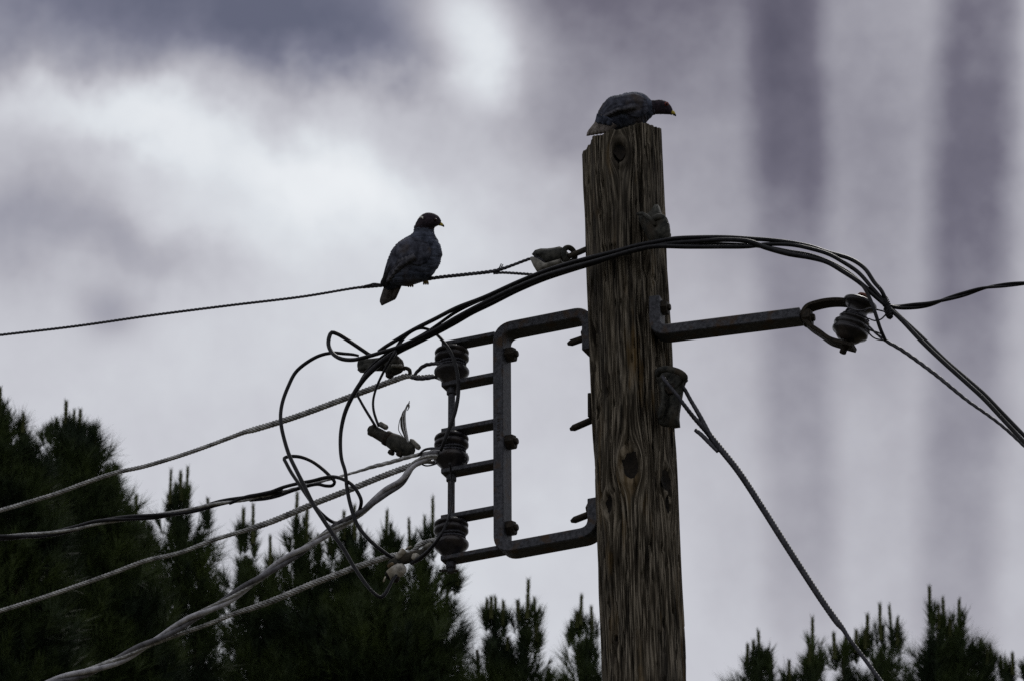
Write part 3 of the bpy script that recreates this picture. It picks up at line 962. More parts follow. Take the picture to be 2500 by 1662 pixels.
cable('insulated_core', [(917, 1040, -0.03, 3.4), (908, 1025, -0.035, 3.4), (895, 1004, -0.04, 3.4), (880, 978, -0.05, 3.2), (871, 958, -0.05, 3.0), (878, 934, -0.055, 3.2), (900, 900, -0.06, 3.2), (940, 866, -0.06, 3.4), (985, 842, -0.06, 3.4),
       (1040, 812, -0.06, 3.6), (1070, 792, -0.06, 3.8), (1110, 764, -0.075, 4.2), (1150, 743, -0.09, 4.4), (1200, 722, -0.10, 4.6), (1264, 698, -0.10, 4.8), (1328, 672, -0.105, 4.8), (1391, 652, -0.11, 4.8), (1455, 633, -0.11, 4.8), (1500, 620, -0.11, 4.8),
       (1600, 599, -0.105, 4.8), (1700, 596, -0.1, 4.8), (1780, 597, -0.09, 4.8), (1850, 601, -0.08, 5), (1924, 614, -0.07, 5), (1981, 624, -0.06, 5), (2039, 647, -0.05, 5), (2085, 676, -0.05, 4.8), (2108, 700, -0.055, 4.6), (2124, 730, -0.06, 4.6),
       (2138, 768, -0.06, 4.6), (2149, 802, -0.05, 4.4), (2162, 832, -0.03, 4.4)], M_rubber, cond)
# second conductor of the service drop
cond = thing('service_drop', 'two black conductors of the drop descending to the lower right corner', 'cable', tuple(W(2300, 880, 0)))
cable('insulated_core', [(2160, 740, -0.01, 5), (2184, 762, -0.01, 5.4), (2249, 822, -0.01, 5.6), (2306, 878, -0.01, 5.6), (2363, 927, -0.01, 5.6), (2401, 960, -0.01, 5.4), (2440, 1000, -0.01, 5.2), (2500, 1062, -0.01, 5.2), (2700, 1270, -0.01, 5.2)],
      M_rubber, cond)
cable('bare_neutral', [(2120, 795, -0.03, 2.6), (2140, 815, -0.02, 3), (2162, 831, -0.01, 4.6), (2197, 851, -0.01, 5.4), (2229, 873, -0.01, 5.4), (2287, 916, -0.01, 5.4), (2332, 953, -0.01, 5.2), (2363, 978, -0.01, 4.6), (2410, 1011, -0.01, 4.4), (2447, 1039, -0.01, 4.4),
       (2500, 1087, -0.01, 4.6), (2700, 1285, -0.01, 4.6)], M_rope_dark, cond, 0.004, lobes=3, pitch=0.07, depth=0.25, seg=15)
cond = thing('overhead_cable', 'dark twisted cable leaving the tie towards the right edge of the picture', 'cable', tuple(W(2300, 735, 0)))
C, R = pathW([(2160, 745, -0.02, 4.6), (2190, 750, -0.01, 4.8), (2229, 748, 0, 4.8), (2268, 743, 0, 4.6), (2306, 732, 0, 4.4), (2355, 718, 0, 4.0), (2401, 704, 0, 3.8), (2450, 697, 0, 3.6), (2500, 692, 0, 3.4), (2640, 682, 0, 3.4)])
for k in range(2):
    sweep('insulated_core', twisted(C, R * 0.8, 0.24, math.pi * k), R * 0.95, M_rubber, cond)
ct = twisted(C, R * 1.6, 0.028, 1.0)
sel = slice(int(len(C) * 0.17), int(len(C) * 0.36))
sweep('tie_wire', ct[sel], 0.0014, M_rope_dark, cond, 6)

# tie at the right: wrapped knot and thin tie wires
kt_ = thing('wire_tie', 'knot of wrapped tie wire where the right cables cross beside the spool', 'tie', tuple(W(2168, 758, -.03)))
c0 = W(2166, 755, -0.03)
ln = [(2160, 728, -0.035, 9), (2165, 745, -0.035, 11), (2169, 760, -0.035, 12), (2172, 772, -0.035, 10), (2170, 778, -0.035, 6)]
cable('wrapped_core', ln, M_rubber, kt_, lobes=5, pitch=0.03, depth=0.2)
cable('tie_wire', [(2165, 762, -0.04, 2), (2140, 756, -0.045, 2.2), (2122, 753, -0.045, 2.2), (2108, 758, -0.047, 2.2), (2090, 757, -0.047, 2.2), (2072, 752, -0.04, 2.2), (2062, 765, -0.02, 2.2)], M_rope_dark, kt_, seg=8)
cable('tie_wire', [(2163, 768, -0.03, 2), (2150, 780, -0.035, 2), (2135, 783, -0.04, 2), (2118, 778, -0.04, 2), (2112, 790, -0.035, 2), (2122, 783, -0.03, 2)], M_rope_dark, kt_, seg=8)
cable('tie_wire', [(2110, 795, -0.03, 2.2), (2125, 806, -0.02, 2.2), (2145, 812, -0.02, 2.2), (2160, 822, -0.02, 2.2)], M_rope_dark, kt_, seg=8)
cable('tie_wire', [(2112, 802, -0.03, 2), (2130, 822, -0.02, 2.0), (2146, 829, -0.02, 2.0), (2160, 830, -0.02, 2.2)], M_rope_dark, kt_, seg=8)
for dd, rr in ((0.040, 0.031), (0.047, 0.032)):
    pts = []
    x_ = sax.cross(Nn).normalized(); y_ = sax.cross(x_)
    for k in range(21):
        t = 2 * math.pi * k / 20
        pts.append(tuple(s0 + sax * (dd + 0.006 + 0.004 * math.sin(t)) + (x_ * math.cos(t) + y_ * math.sin(t)) * rr))
    sweep('tie_wrap', catmull(pts, 0.004), 0.0022, M_rope_dark, kt_, 8)

# ================================================================== thin jumper round the spools
jw = thing('thin_jumper', 'thin black wire arching from the middle clamp, over and down in front of the spools', 'wire', tuple(W(1060, 800, -.07)))
cable('wire', [(925, 1040, -0.04, 3.3), (918, 1022, -0.045, 3.3), (912, 1000, -0.05, 3.2), (911, 978, -0.055, 3.0), (918, 948, -0.06, 3.0), (931, 918, -0.07, 3.2), (946, 890, -0.085, 3.4), (961, 866, -0.095, 4.2), (974, 840, -0.05, 4.8), (992, 818, -0.04, 4.8),
      (1012, 805, -0.045, 4.2), (1030, 801, -0.05, 3.8), (1050, 806, -0.05, 3.6), (1068, 818, -0.055, 4), (1084, 836, -0.06, 4.2), (1099, 857, -0.062, 4.2), (1111, 888, -0.064, 4.4), (1118, 922, -0.06, 4.6), (1119, 958, -0.055, 4.8), (1112, 1001, -0.058, 5),
      (1098, 1042, -0.062, 5), (1084, 1078, -0.064, 4.4), (1076, 1100, -0.055, 3.6)], M_rubber, jw)
cable('wire', [(1098, 1128, -0.052, 3), (1103, 1170, -0.03, 2.8), (1103, 1225, -0.03, 2.6), (1096, 1260, -0.05, 2.8), (1082, 1295, -0.062, 3.2), (1068, 1317, -0.062, 4.0), (1048, 1342, -0.05, 5), (1025, 1362, -0.03, 6), (1005, 1373, -0.01, 6)], M_rubber, jw)

# big left arc
ja = thing('arc_jumper', 'long black cable bowing out left from upper clamp down to a sharp bend near pines', 'cable', tuple(W(685, 1000, -.06)))
cable('insulated_core', [(876, 868, -0.03, 3), (862, 865, -0.035, 3.6), (840, 863, -0.04, 4.0), (813, 861, -0.045, 4.2), (782, 867, -0.05, 4.4), (750, 884, -0.055, 4.6), (722, 908, -0.06, 4.6), (704, 942, -0.065, 4.6), (690, 980, -0.07, 4.6), (685, 1012, -0.075, 4.6),
      (687, 1040, -0.08, 4.8), (693, 1068, -0.08, 4.8), (706, 1110, -0.085, 5), (724, 1148, -0.09, 5), (740, 1180, -0.09, 5.4), (762, 1225, -0.09, 5.4), (787, 1264, -0.09, 5.4), (812, 1302, -0.085, 5.2), (838, 1338, -0.08, 5), (864, 1382, -0.075, 4.6),
      (890, 1420, -0.07, 4.4), (908, 1442, -0.065, 4.2), (922, 1454, -0.06, 4.4), (930, 1457, -0.055, 4.8), (940, 1449, -0.05, 4.6), (950, 1432, -0.045, 4.0), (958, 1416, -0.04, 3.6), (968, 1403, -0.03, 3.2)], M_rubber, ja)

# ================================================================== wire ropes to the left
def rope_thing(label, pts, mat, lobes, pitch, seg=None, step=0.005, name='wire_rope', depth=0.16):
    t = thing(name, label, 'wire rope', tuple(W(pts[len(pts) // 2][0], pts[len(pts) // 2][1])), 'wire ropes running left from the rack')
    cable('strand', pts, mat, t, step, lobes=lobes, pitch=pitch, seg=lobes * 5, depth=depth)
    return t


r1 = rope_thing('uppermost thick wire rope running left from the top spool',
                [(1108, 940, 0.0, 6), (1058, 918, 0, 5.5), (1030, 920, 0, 6.0), (1008, 919, 0, 6.5), (995, 917, 0, 7.6), (966, 926, 0, 8.2), (915, 945, 0, 8.2), (864, 964, 0, 8.2), (813, 983, 0, 8.2), (762, 1002, 0, 8.2), (711, 1020, 0, 8.2), (660, 1036, 0, 8.2),
                 (615, 1049, 0, 8), (600, 1053, 0, 6.6), (560, 1068, 0, 5.8), (490, 1094, 0, 5.8), (428, 1115, 0, 5.8), (350, 1138, 0, 5.8), (282, 1153, 0, 5.8), (210, 1177, 0, 5.8), (146, 1201, 0, 5.8), (75, 1223, 0, 5.8), (0, 1245, 0, 5.8), (-300, 1325, 0, 5.8)],
                M_rope, 5, 0.046, depth=0.5)
cable('loop_strand', [(1012, 915, 0.0, 4.5), (1022, 903, 0, 5.0), (1036, 892, 0, 5.4), (1052, 888, -0.004, 5.2), (1068, 887, -0.02, 5), (1085, 890, -0.034, 5), (1104, 890, -0.034, 4.4)], M_rope_dark, r1, 0.004, lobes=3, pitch=0.05, depth=0.3, seg=15)
cable('loop_strand', [(1005, 922, -0.004, 4), (1022, 924, -0.006, 5), (1040, 923, -0.008, 5), (1060, 920, -0.01, 4.5), (1078, 915, -0.014, 4)], M_rope_dark, r1, 0.004, lobes=3, pitch=0.05, depth=0.3, seg=15)
r2 = rope_thing('middle thick wire rope starting left of the second spool',
                [(1062, 1128, 0.0, 5), (1035, 1126, 0, 6.4), (1012, 1133, 0, 8.2), (966, 1149, 0, 8.4), (915, 1169, 0, 8.4), (864, 1190, 0, 8.4), (813, 1210, 0, 8.4), (762, 1230, 0, 8.4), (711, 1252, 0, 8.4), (660, 1273, 0, 8.4), (625, 1285, 0, 8.2), (608, 1291, 0, 6.4),
                 (570, 1302, 0, 5.8), (515, 1319, 0, 5.8), (440, 1348, 0, 5.8), (355, 1368, 0, 5.8), (275, 1398, 0, 5.8), (194, 1427, 0, 5.8), (100, 1459, 0, 5.8), (0, 1490, 0, 5.8), (-300, 1575, 0, 5.8)],
                M_rope, 5, 0.046, depth=0.5)
cable('loop_strand', [(1022, 1128, -0.004, 2), (1040, 1136, -0.008, 2), (1056, 1134, -0.01, 2), (1072, 1128, -0.014, 2)], M_rope_dark, r2, 0.004, seg=8)
r3 = rope_thing('lowest thick wire rope starting at the pale clamp',
                [(1090, 1325, -0.02, 4.5), (1066, 1317, -0.012, 6), (1045, 1321, -0.006, 7), (1025, 1329, 0, 7), (1008, 1345, 0, 6.4), (985, 1352, 0, 6.6), (966, 1354, 0, 7.2), (940, 1360, 0, 7.8), (900, 1373, 0, 8.2), (864, 1385, 0, 8.2), (813, 1405, 0, 8.2), (762, 1424, 0, 8.2),
                 (711, 1446, 0, 8.2), (660, 1467, 0, 8.2), (610, 1485, 0, 7.6), (580, 1494, 0, 6.2), (510, 1522, 0, 5.6), (413, 1556, 0, 5.6), (350, 1580, 0.0, 5.6), (290, 1604, 0.0, 5.6), (208, 1636, 0.0, 5.6), (120, 1664, 0.0, 5.6), (-200, 1765, 0.0, 5.6)],
                M_rope, 5, 0.046, depth=0.5)

# twisted grey pair
gp = thing('twisted_service_cable', 'thick chalky grey twisted pair descending across the pines to the lower left', 'cable', tuple(W(700, 1380)))
C, R = pathW([(1072, 1108, -0.035, 5.4), (1050, 1112, -0.03, 5.6), (1030, 1122, -0.02, 5.8), (1012, 1134, -0.02, 6), (998, 1152, -0.02, 6), (979, 1176, -0.02, 6), (943, 1199, -0.02, 6), (905, 1229, -0.02, 6), (872, 1256, -0.02, 6), (826, 1283, -0.02, 6), (788, 1309, -0.02, 6), (750, 1336, -0.02, 6.2),
              (705, 1362, -0.02, 6.2), (660, 1391, -0.02, 6.3), (600, 1432, -0.02, 6.3), (555, 1464, -0.02, 6.3), (510, 1489, -0.02, 6.4), (470, 1508, -0.02, 6.4), (437, 1528, -0.02, 6.4), (400, 1550, -0.02, 6.4), (350, 1576, -0.02, 6.6), (291, 1610, -0.02, 6.6),
              (209, 1642, -0.02, 6.6), (130, 1662, -0.02, 6.6), (-100, 1735, -0.02, 6.6)], 0.005)
for k in range(2):
    sweep('insulated_core', twisted(C, R * 0.95, 0.31, math.pi * k + 0.6), R * 1.0, M_rubber_grey if k == 0 else M_rubber_dark, gp)
sweep('bare_neutral', twisted(C, R * 0.95, 0.31, math.pi * 0.5 + 0.6), R * 0.72, M_rope, gp, lobes=6, pitch=0.06)

# triplex with loops
tx = thing('looped_service_cable', 'black twisted cable with a bare neutral running left, its slack coiled in open loops', 'cable', tuple(W(560, 1225)))
txp = [(690, 1198, -0.01, 4.2), (636, 1208, -0.01, 4.4), (600, 1216, -0.01, 4.4), (534, 1227, -0.01, 4.4), (462, 1246, -0.01, 4.4), (389, 1257, -0.01, 4.4), (243, 1273, -0.01, 4.4), (180, 1290, -0.01, 4.4), (112, 1303, -0.01, 4.4), (0, 1311, -0.01, 4.4), (-260, 1335, -0.01, 4.4)]
C, R = pathW(txp)
sweep('bare_neutral', twisted(C, R * 0.9, 0.42, 0.0), R * 0.9, M_rope, tx, lobes=6, pitch=0.07)
c1 = twisted(C, R * 0.9, 0.42, 2.1)
c2 = twisted(C, R * 0.9, 0.42, 4.2)
h1, hr1 = pathW([(560, 1228, -0.012, 4), (600, 1212, -0.015, 4.2), (632, 1206, -0.02, 4.4), (660, 1200, -0.02, 4.4), (693, 1188, -0.025, 4.4), (729, 1179, -0.03, 4.4), (762, 1173, -0.035, 4.4), (790, 1166, -0.04, 4.6), (813, 1163, -0.045, 4.6), (838, 1169, -0.05, 4.6),
                 (859, 1182, -0.05, 4.6), (874, 1202, -0.045, 4.6), (882, 1222, -0.04, 4.6), (879, 1240, -0.03, 4.4), (868, 1254, 0.0, 4.4), (850, 1268, 0.012, 4.4), (828, 1274, 0.012, 4.4), (806, 1270, -0.04, 4.4), (786, 1254, -0.06, 4.6), (766, 1232, -0.065, 4.6), (748, 1207, -0.065, 4.6),
                 (730, 1180, -0.06, 4.6), (711, 1152, -0.055, 4.6), (699, 1130, -0.05, 4.4), (694, 1118, -0.045, 4.4), (703, 1114, -0.04, 4.4), (730, 1114, -0.035, 4.4), (759, 1124, -0.03, 4.4), (785, 1142, -0.025, 4.4), (806, 1162, -0.02, 4.4), (817, 1176, -0.015, 4.2), (812, 1184, -0.012, 4.2),
                 (795, 1185, -0.01, 4.2), (775, 1181, -0.01, 4.2), (745, 1187, -0.01, 4.2), (710, 1198, -0.01, 4.2), (680, 1209, -0.008, 4.2), (650, 1216, -0.006, 4.2), (610, 1220, -0.006, 4)])
sweep('slack_loop', h1, hr1, M_rubber, tx)
sweep('insulated_core', c1, R, M_rubber, tx)
sweep('insulated_core', c2, R, M_rubber, tx)
cable('bare_neutral', [(640, 1212, -0.01, 4), (693, 1199, -0.01, 4.0), (736, 1187, -0.01, 3.8), (787, 1174, -0.01, 3.4), (838, 1160, -0.01, 3.4), (884, 1147, -0.01, 4.0), (908, 1139, -0.01, 5.2), (928, 1134, -0.01, 5.6), (955, 1127, -0.01, 5.6), (990, 1117, -0.01, 5.4), (1018, 1110, -0.01, 5.2),
      (1040, 1106, -0.02, 5), (1062, 1100, -0.032, 5), (1088, 1098, -0.034, 4.6)], M_rope, tx, 0.004, lobes=3, pitch=0.07, depth=0.28, seg=15)
cable('tie_wire', [(1020, 1112, -0.02, 2.4), (1035, 1098, -0.025, 3), (1052, 1094, -0.03, 3.6), (1072, 1095, -0.035, 4), (1098, 1092, -0.036, 4)], M_rope_dark, tx, seg=8)

# wraps round the spool necks
for k in range(3):
    zz = AZ(rod_px, 780 + 436 / 3.92 + 209.6 * k, 0)[1]
    for q in range(2 if k != 1 else 3):
        pts = []
        for s_ in range(25):
            t = 2 * math.pi * s_ / 24
            pts.append(tuple(L3(a_rod + 0.0325 * math.cos(t), zz + q * 0.007 - 0.004 + 0.002 * math.sin(t + q), 0.0325 * math.sin(t))))
        sweep('neck_wrap', catmull(pts, 0.004), 0.0042, M_rope_dark, (r1, tx, r3)[k], 12, lobes=4, pitch=0.03, depth=0.2)
for q in range(4):
    c = L3(a_rod + 0.036, AZ(rod_px, 1112 + q * 7, 0)[1], -0.01)
    pts = [tuple(c + A * 0.005 * math.cos(t) + UP * 0.0075 * math.sin(t) + Nn * 0.002 * t) for t in np.linspace(0, 2 * math.pi, 14)]
    sweep('tie_wrap', catmull(pts, 0.003), 0.0018, M_rope_dark, tx, 8)

# ================================================================== clamps
def barrel(name, x0, y0, x1, y1, o0, o1, prof, mat, parent, seg=20, smooth_=True):
    p, q = W(x0, y0, o0), W(x1, y1, o1)
    ln = (q - p).length
    return lathe(name, p, q, [(f * ln, r * 0.001) for f, r in prof], mat, parent, seg, smooth_=smooth_)


def lump(name, cx, cy, o, sx, sy, sn, ang, mat, parent, p=3.2, n=18):
    """rounded block (superellipsoid) in the plane of the hardware"""
    V_, F_ = [], []
    c = W(cx, cy, o)
    ca, sa = math.cos(math.radians(ang)), math.sin(math.radians(ang))
    ex_ = A * ca + UP * sa; ey_ = -A * sa + UP * ca
    f = lambda v: math.copysign(abs(v) ** (2 / p), v)
    for i_ in range(n + 1):
        th = math.pi * i_ / n - math.pi / 2
        for j_ in range(2 * n):
            ph_ = math.pi * j_ / n
            x, y, z = f(math.cos(th)) * f(math.cos(ph_)), f(math.cos(th)) * f(math.sin(ph_)), f(math.sin(th))
            jit = 1 + 0.04 * math.sin(5 * th + 3 * ph_)
            V_.append(tuple(c + ex_ * x * sx * jit * .001 + Nn * y * sn * jit * .001 + ey_ * z * sy * jit * .001))
    m = 2 * n
    for i_ in range(n):
        for j_ in range(m):
            F_.append([i_ * m + j_, i_ * m + (j_ + 1) % m, (i_ + 1) * m + (j_ + 1) % m, (i_ + 1) * m + j_])
    return new_obj(name, V_, F_, mat, parent)


GC = 'clamps joining the jumpers to the line wires'
k1 = thing('line_clamp', 'mossy grey clamp in the upper wires, under the pinched cable loop', 'clamp', tuple(W(930, 890)), GC)
barrel('barrel', 876, 893, 946, 884, 0, 0, [(0, 10), (.03, 14), (.12, 15.5), (.9, 14.5), (1, 12)], M_fit, k1)
polyplate('skirt', [(879, 896), (876, 906), (893, 907), (914, 902), (934, 902), (934, 890), (900, 888)], -0.006, 0.018, M_fit, k1, 0.004)
lump('body', 962, 895, 0, 24, 20, 16, 8, M_fit, k1)
polyplate('cap', [(945, 874), (955, 866), (970, 868), (979, 875), (978, 884), (984, 894), (984, 900), (960, 896)], -0.004, 0.024, M_fit, k1, 0.006)
barrel('screw', 956, 892, 983, 894, -0.018, -0.018, [(0, 3), (.1, 4.6), (.9, 4.6), (1, 3.6)], M_thimble, k1, 14)
barrel('bolt_head', 952, 912, 951, 921, -0.002, -0.002, [(0, 11), (.85, 10), (1, 8)], M_steel_dark, k1, 6, False)
cable('hook', [(980, 898, -0.004, 4.6), (992, 898, -0.004, 4.8), (1000, 903, -0.004, 5), (1001, 913, -0.002, 4.8)], M_fit, k1)

k2 = thing('line_clamp', 'slanted grey clamp left of the middle spool with frayed tape standing up', 'clamp', tuple(W(960, 1080)), GC)
barrel('barrel', 904, 1047, 948, 1072, -0.02, -0.01, [(0, 11), (.04, 15), (.2, 15), (.24, 14), (.8, 15), (1, 13)], M_fit, k2)
barrel('mouth_shade', 902.5, 1046, 905, 1047.4, -0.02, -0.02, [(0, 9), (.9, 9.4)], M_hole_shade, k2)  # solid disc, the opening's shade painted on by its dark colour
barrel('collar', 940, 1066, 952, 1073, -0.012, -0.01, [(0, 16), (.2, 19), (.8, 19), (1, 17)], M_steel_dark, k2)
barrel('body', 950, 1071, 1008, 1103, -0.01, 0, [(0, 15), (.06, 19), (.3, 22), (.75, 20), (.92, 16), (1, 10)], M_fit, k2, 24)
barrel('screw', 926, 1033, 945, 1044, -0.01, -0.01, [(0, 4), (.12, 7), (.85, 7), (1, 5)], M_thimble, k2, 14)
barrel('side_barrel', 1002, 1072, 1024, 1094, -0.004, 0.0, [(0, 3), (.2, 6.5), (.85, 7), (1, 5)], M_thimble, k2, 14)
barrel('bolt_head', 980, 1098, 973, 1113, -0.008, -0.008, [(0, 9), (.85, 9), (1, 6)], M_steel_dark, k2, 6, False)
lump('tab', 955, 1104, -0.008, 8, 6, 8, -30, M_steel_dark, k2, n=8)
for q in range(7):
    dx = [0, 3, -3, 5, -5, 2, -1][q]
    cable('frayed_tape', [(996, 1082, -0.014, 3.2), (990 + dx * 0.6, 1060, -0.016, 2.6), (985 + dx, 1040, -0.016, 2.2), (984 + dx * 0.9, 1020 - dx, -0.016, 2.0), (987 + dx * 0.5, 1005, -0.016, 1.8), (992 + dx * 0.4, 993 - dx, -0.016, 1.5),
          (998 + dx * 0.5, 985 - dx * 0.6, -0.016, 1.1), (1000 + dx * 0.6, 992 - dx, -0.016, 0.9), (995 + dx * 0.3, 1001, -0.016, 0.8)][:(9 if q % 2 == 0 else 7)], M_fit if q % 3 else M_rope, k2, 0.003, seg=6)
cable('frayed_tape', [(990, 1004, -0.016, 1.2), (995, 990, -0.016, 1.1), (1000, 978, -0.016, 0.9)], M_rubber, k2, 0.003, seg=6)
cable('frayed_tape', [(986, 1068, -0.016, 1.2), (976, 1055, -0.016, 1.1), (973, 1046, -0.016, 1), (977, 1022, -0.016, 1.0), (984, 1008, -0.016, 0.9)], M_rubber, k2, 0.003, seg=6)

k3 = thing('line_clamp', 'pale plastic clamp left of the lowest spool, in front of the pines', 'clamp', tuple(W(985, 1370)), GC)
barrel('housing', 948, 1376, 1048, 1345, -0.01, -0.006, [(0, 4), (.08, 10), (.3, 13), (.7, 13), (.9, 11), (1, 6)], M_fit, k3, 20)
barrel('white_sleeve', 968, 1362, 988, 1342, -0.022, -0.018, [(0, 5), (.1, 8.5), (.9, 8.5), (1, 7)], M_pale, k3, 18)
for q in range(3):
    barrel('ridge', 990 + q * 3.5, 1341 - q * 2.5, 1000 + q * 2.5, 1334 - q * 0.5, -0.022, -0.022, [(0, 1.5), (.2, 2.6), (.8, 2.6), (1, 1.5)], M_pale, k3, 10)
lump('white_knob', 1015, 1359, -0.022, 10.5, 9.5, 9, -20, M_pale, k3, 2.4, 12)
barrel('cup', 990, 1383, 948, 1404, -0.018, -0.02, [(0, 5), (.08, 12), (.3, 17), (.7, 16), (.98, 12), (1, 10)], M_pale, k3, 24)
barrel('cup_mouth_shade', 950, 1403, 945, 1406, -0.0215, -0.0215, [(0, 11), (1, 10.6)], M_hole_shade, k3, 20)  # closed disc coloured dark as the shade inside the cup
lump('bronze_lug', 954, 1379, -0.028, 9, 5, 6, 25, mottled('bronze_lug', (0.05, 0.035, 0.015), (0.11, 0.08, 0.04), 80), k3, n=8)
barrel('bare_tip', 936, 1420, 941, 1408, -0.03, -0.02, [(0, 1), (.3, 2.4), (1, 2.4)], M_pale, k3, 10)
barrel('dark_block', 968, 1404, 962, 1420, -0.016, -0.016, [(0, 10), (.6, 11), (1, 6)], M_steel_dark, k3, 14)
barrel('side_barrel', 1035, 1338, 1056, 1328, -0.024, -0.02, [(0, 4), (.3, 7.5), (.8, 7.5), (1, 4)], M_thimble, k3, 14)


# ================================================================== pigeons
def feather_mat(name, c1, c2, scale=120, c3=None):
    return mottled(name, c1, c2, scale, 0.8, 0, 0.5, c3=c3, spec=0.12, dist=0.0015)


M_fb = feather_mat('slate_plumage', (0.014, 0.017, 0.026), (0.080, 0.092, 0.128), 55, c3=(0.06, 0.050, 0.048))
M_fw = feather_mat('wing_plumage', (0.012, 0.013, 0.020), (0.075, 0.080, 0.105), 60, c3=(0.075, 0.060, 0.050))
M_fh = feather_mat('dark_head_plumage', (0.012, 0.010, 0.014), (0.038, 0.028, 0.036), 120)
M_ft = feather_mat('tail_plumage', (0.085, 0.072, 0.066), (0.23, 0.205, 0.185), 70)
M_ft1 = feather_mat('dusky_tail_plumage', (0.030, 0.028, 0.030), (0.12, 0.108, 0.102), 70)
M_fs = feather_mat('secondary_plumage', (0.020, 0.021, 0.028), (0.105, 0.104, 0.118), 80)
M_ftip = feather_mat('dark_wing_tips', (0.012, 0.012, 0.014), (0.03, 0.03, 0.034), 110)
M_by = material('yellow_bill', (0.42, 0.33, 0.05), 0.5)[0]
M_bk = material('black_bill_tip', (0.012, 0.012, 0.012), 0.4)[0]
M_eye = material('eye', (0.02, 0.008, 0.006), 0.3)[0]
M_ring = material('red_eye_ring', (0.22, 0.04, 0.03), 0.6)[0]
M_nape = material('white_nape_feathers', (0.55, 0.55, 0.5), 0.8)[0]
M_leg = material('yellow_legs', (0.16, 0.12, 0.04), 0.6)[0]


def conv(org, sc_):
    return lambda p: (org[0] + p[0] / sc_, org[1] + p[1] / sc_)


def loft(name, rings, cv, d0, mat, parent, seg=40, k_d=0.92, amp=0.0012, seed=1, depthf=None, fn=None):
    """rings: (Lx,Ly,Rx,Ry,depth factor) silhouettes in picture points -> one closed skin"""
    arr = np.array([(*cv((r[0], r[1])), *cv((r[2], r[3])), r[4] if len(r) > 4 else 1.0) for r in rings])
    c = catmull([tuple(a) for a in np.column_stack([arr[:, 0], arr[:, 1], arr[:, 2], arr[:, 3], arr[:, 4]])], 1.6)
    V_, F_ = [], []
    n = len(c)
    cc, hh = [], []
    rr = random.Random(seed)
    for i_, (lx, ly, rx, ry, df) in enumerate(c):
        Lp, Rp = at_depth(lx, ly, d0), at_depth(rx, ry, d0)
        ctr = (Lp + Rp) / 2; half = (Rp - Lp) / 2
        dep = half.length * df * k_d
        cc.append(ctr); hh.append((half.length, dep))
        for k in range(seg):
            t = 2 * math.pi * k / seg
            # scalloped feather relief
            s = amp * (vn1(i_ * 0.42, k * 0.5, seed) - 0.5 + (vn1(i_ * 1.3, k * 1.1, seed + 2) - 0.5) * 0.8) * 1.8 * min(1, half.length / 0.015)
            V_.append(ctr + half * math.cos(t) * (1 + s / max(half.length, .004)) - FWD * math.sin(t) * (dep + s))
    for i_ in range(n - 1):
        for k in range(seg):
            k2 = (k + 1) % seg
            F_.append([i_ * seg + k, i_ * seg + k2, (i_ + 1) * seg + k2, (i_ + 1) * seg + k])
    V_.append(cc[0]); V_.append(cc[-1])
    for k in range(seg):
        k2 = (k + 1) % seg
        F_.append([len(V_) - 2, k2, k]); F_.append([len(V_) - 1, (n - 1) * seg + k, (n - 1) * seg + k2])
    o = new_obj(name, [tuple(v) for v in V_], F_, mat, parent)
    return o, V_


_vr = np.random.default_rng(5).random((64, 64))


def vn1(x, y, seed=0):
    xi, yi = int(math.floor(x)), int(math.floor(y)); fx, fy = x - xi, y - yi
    fx = fx * fx * (3 - 2 * fx); fy = fy * fy * (3 - 2 * fy)
    g_ = lambda a, b: _vr[(a + seed * 7) % 64][(b + seed * 3) % 64]
    return (g_(xi, yi) * (1 - fx) + g_(xi + 1, yi) * fx) * (1 - fy) + (g_(xi, yi + 1) * (1 - fx) + g_(xi + 1, yi + 1) * fx) * fy


def proj(p):
    v = p - CAM
    d_ = v.dot(FWD)
    return 1250 + FPX * v.dot(RGT) / d_, 831 - FPX * v.dot(UPV) / d_, d_


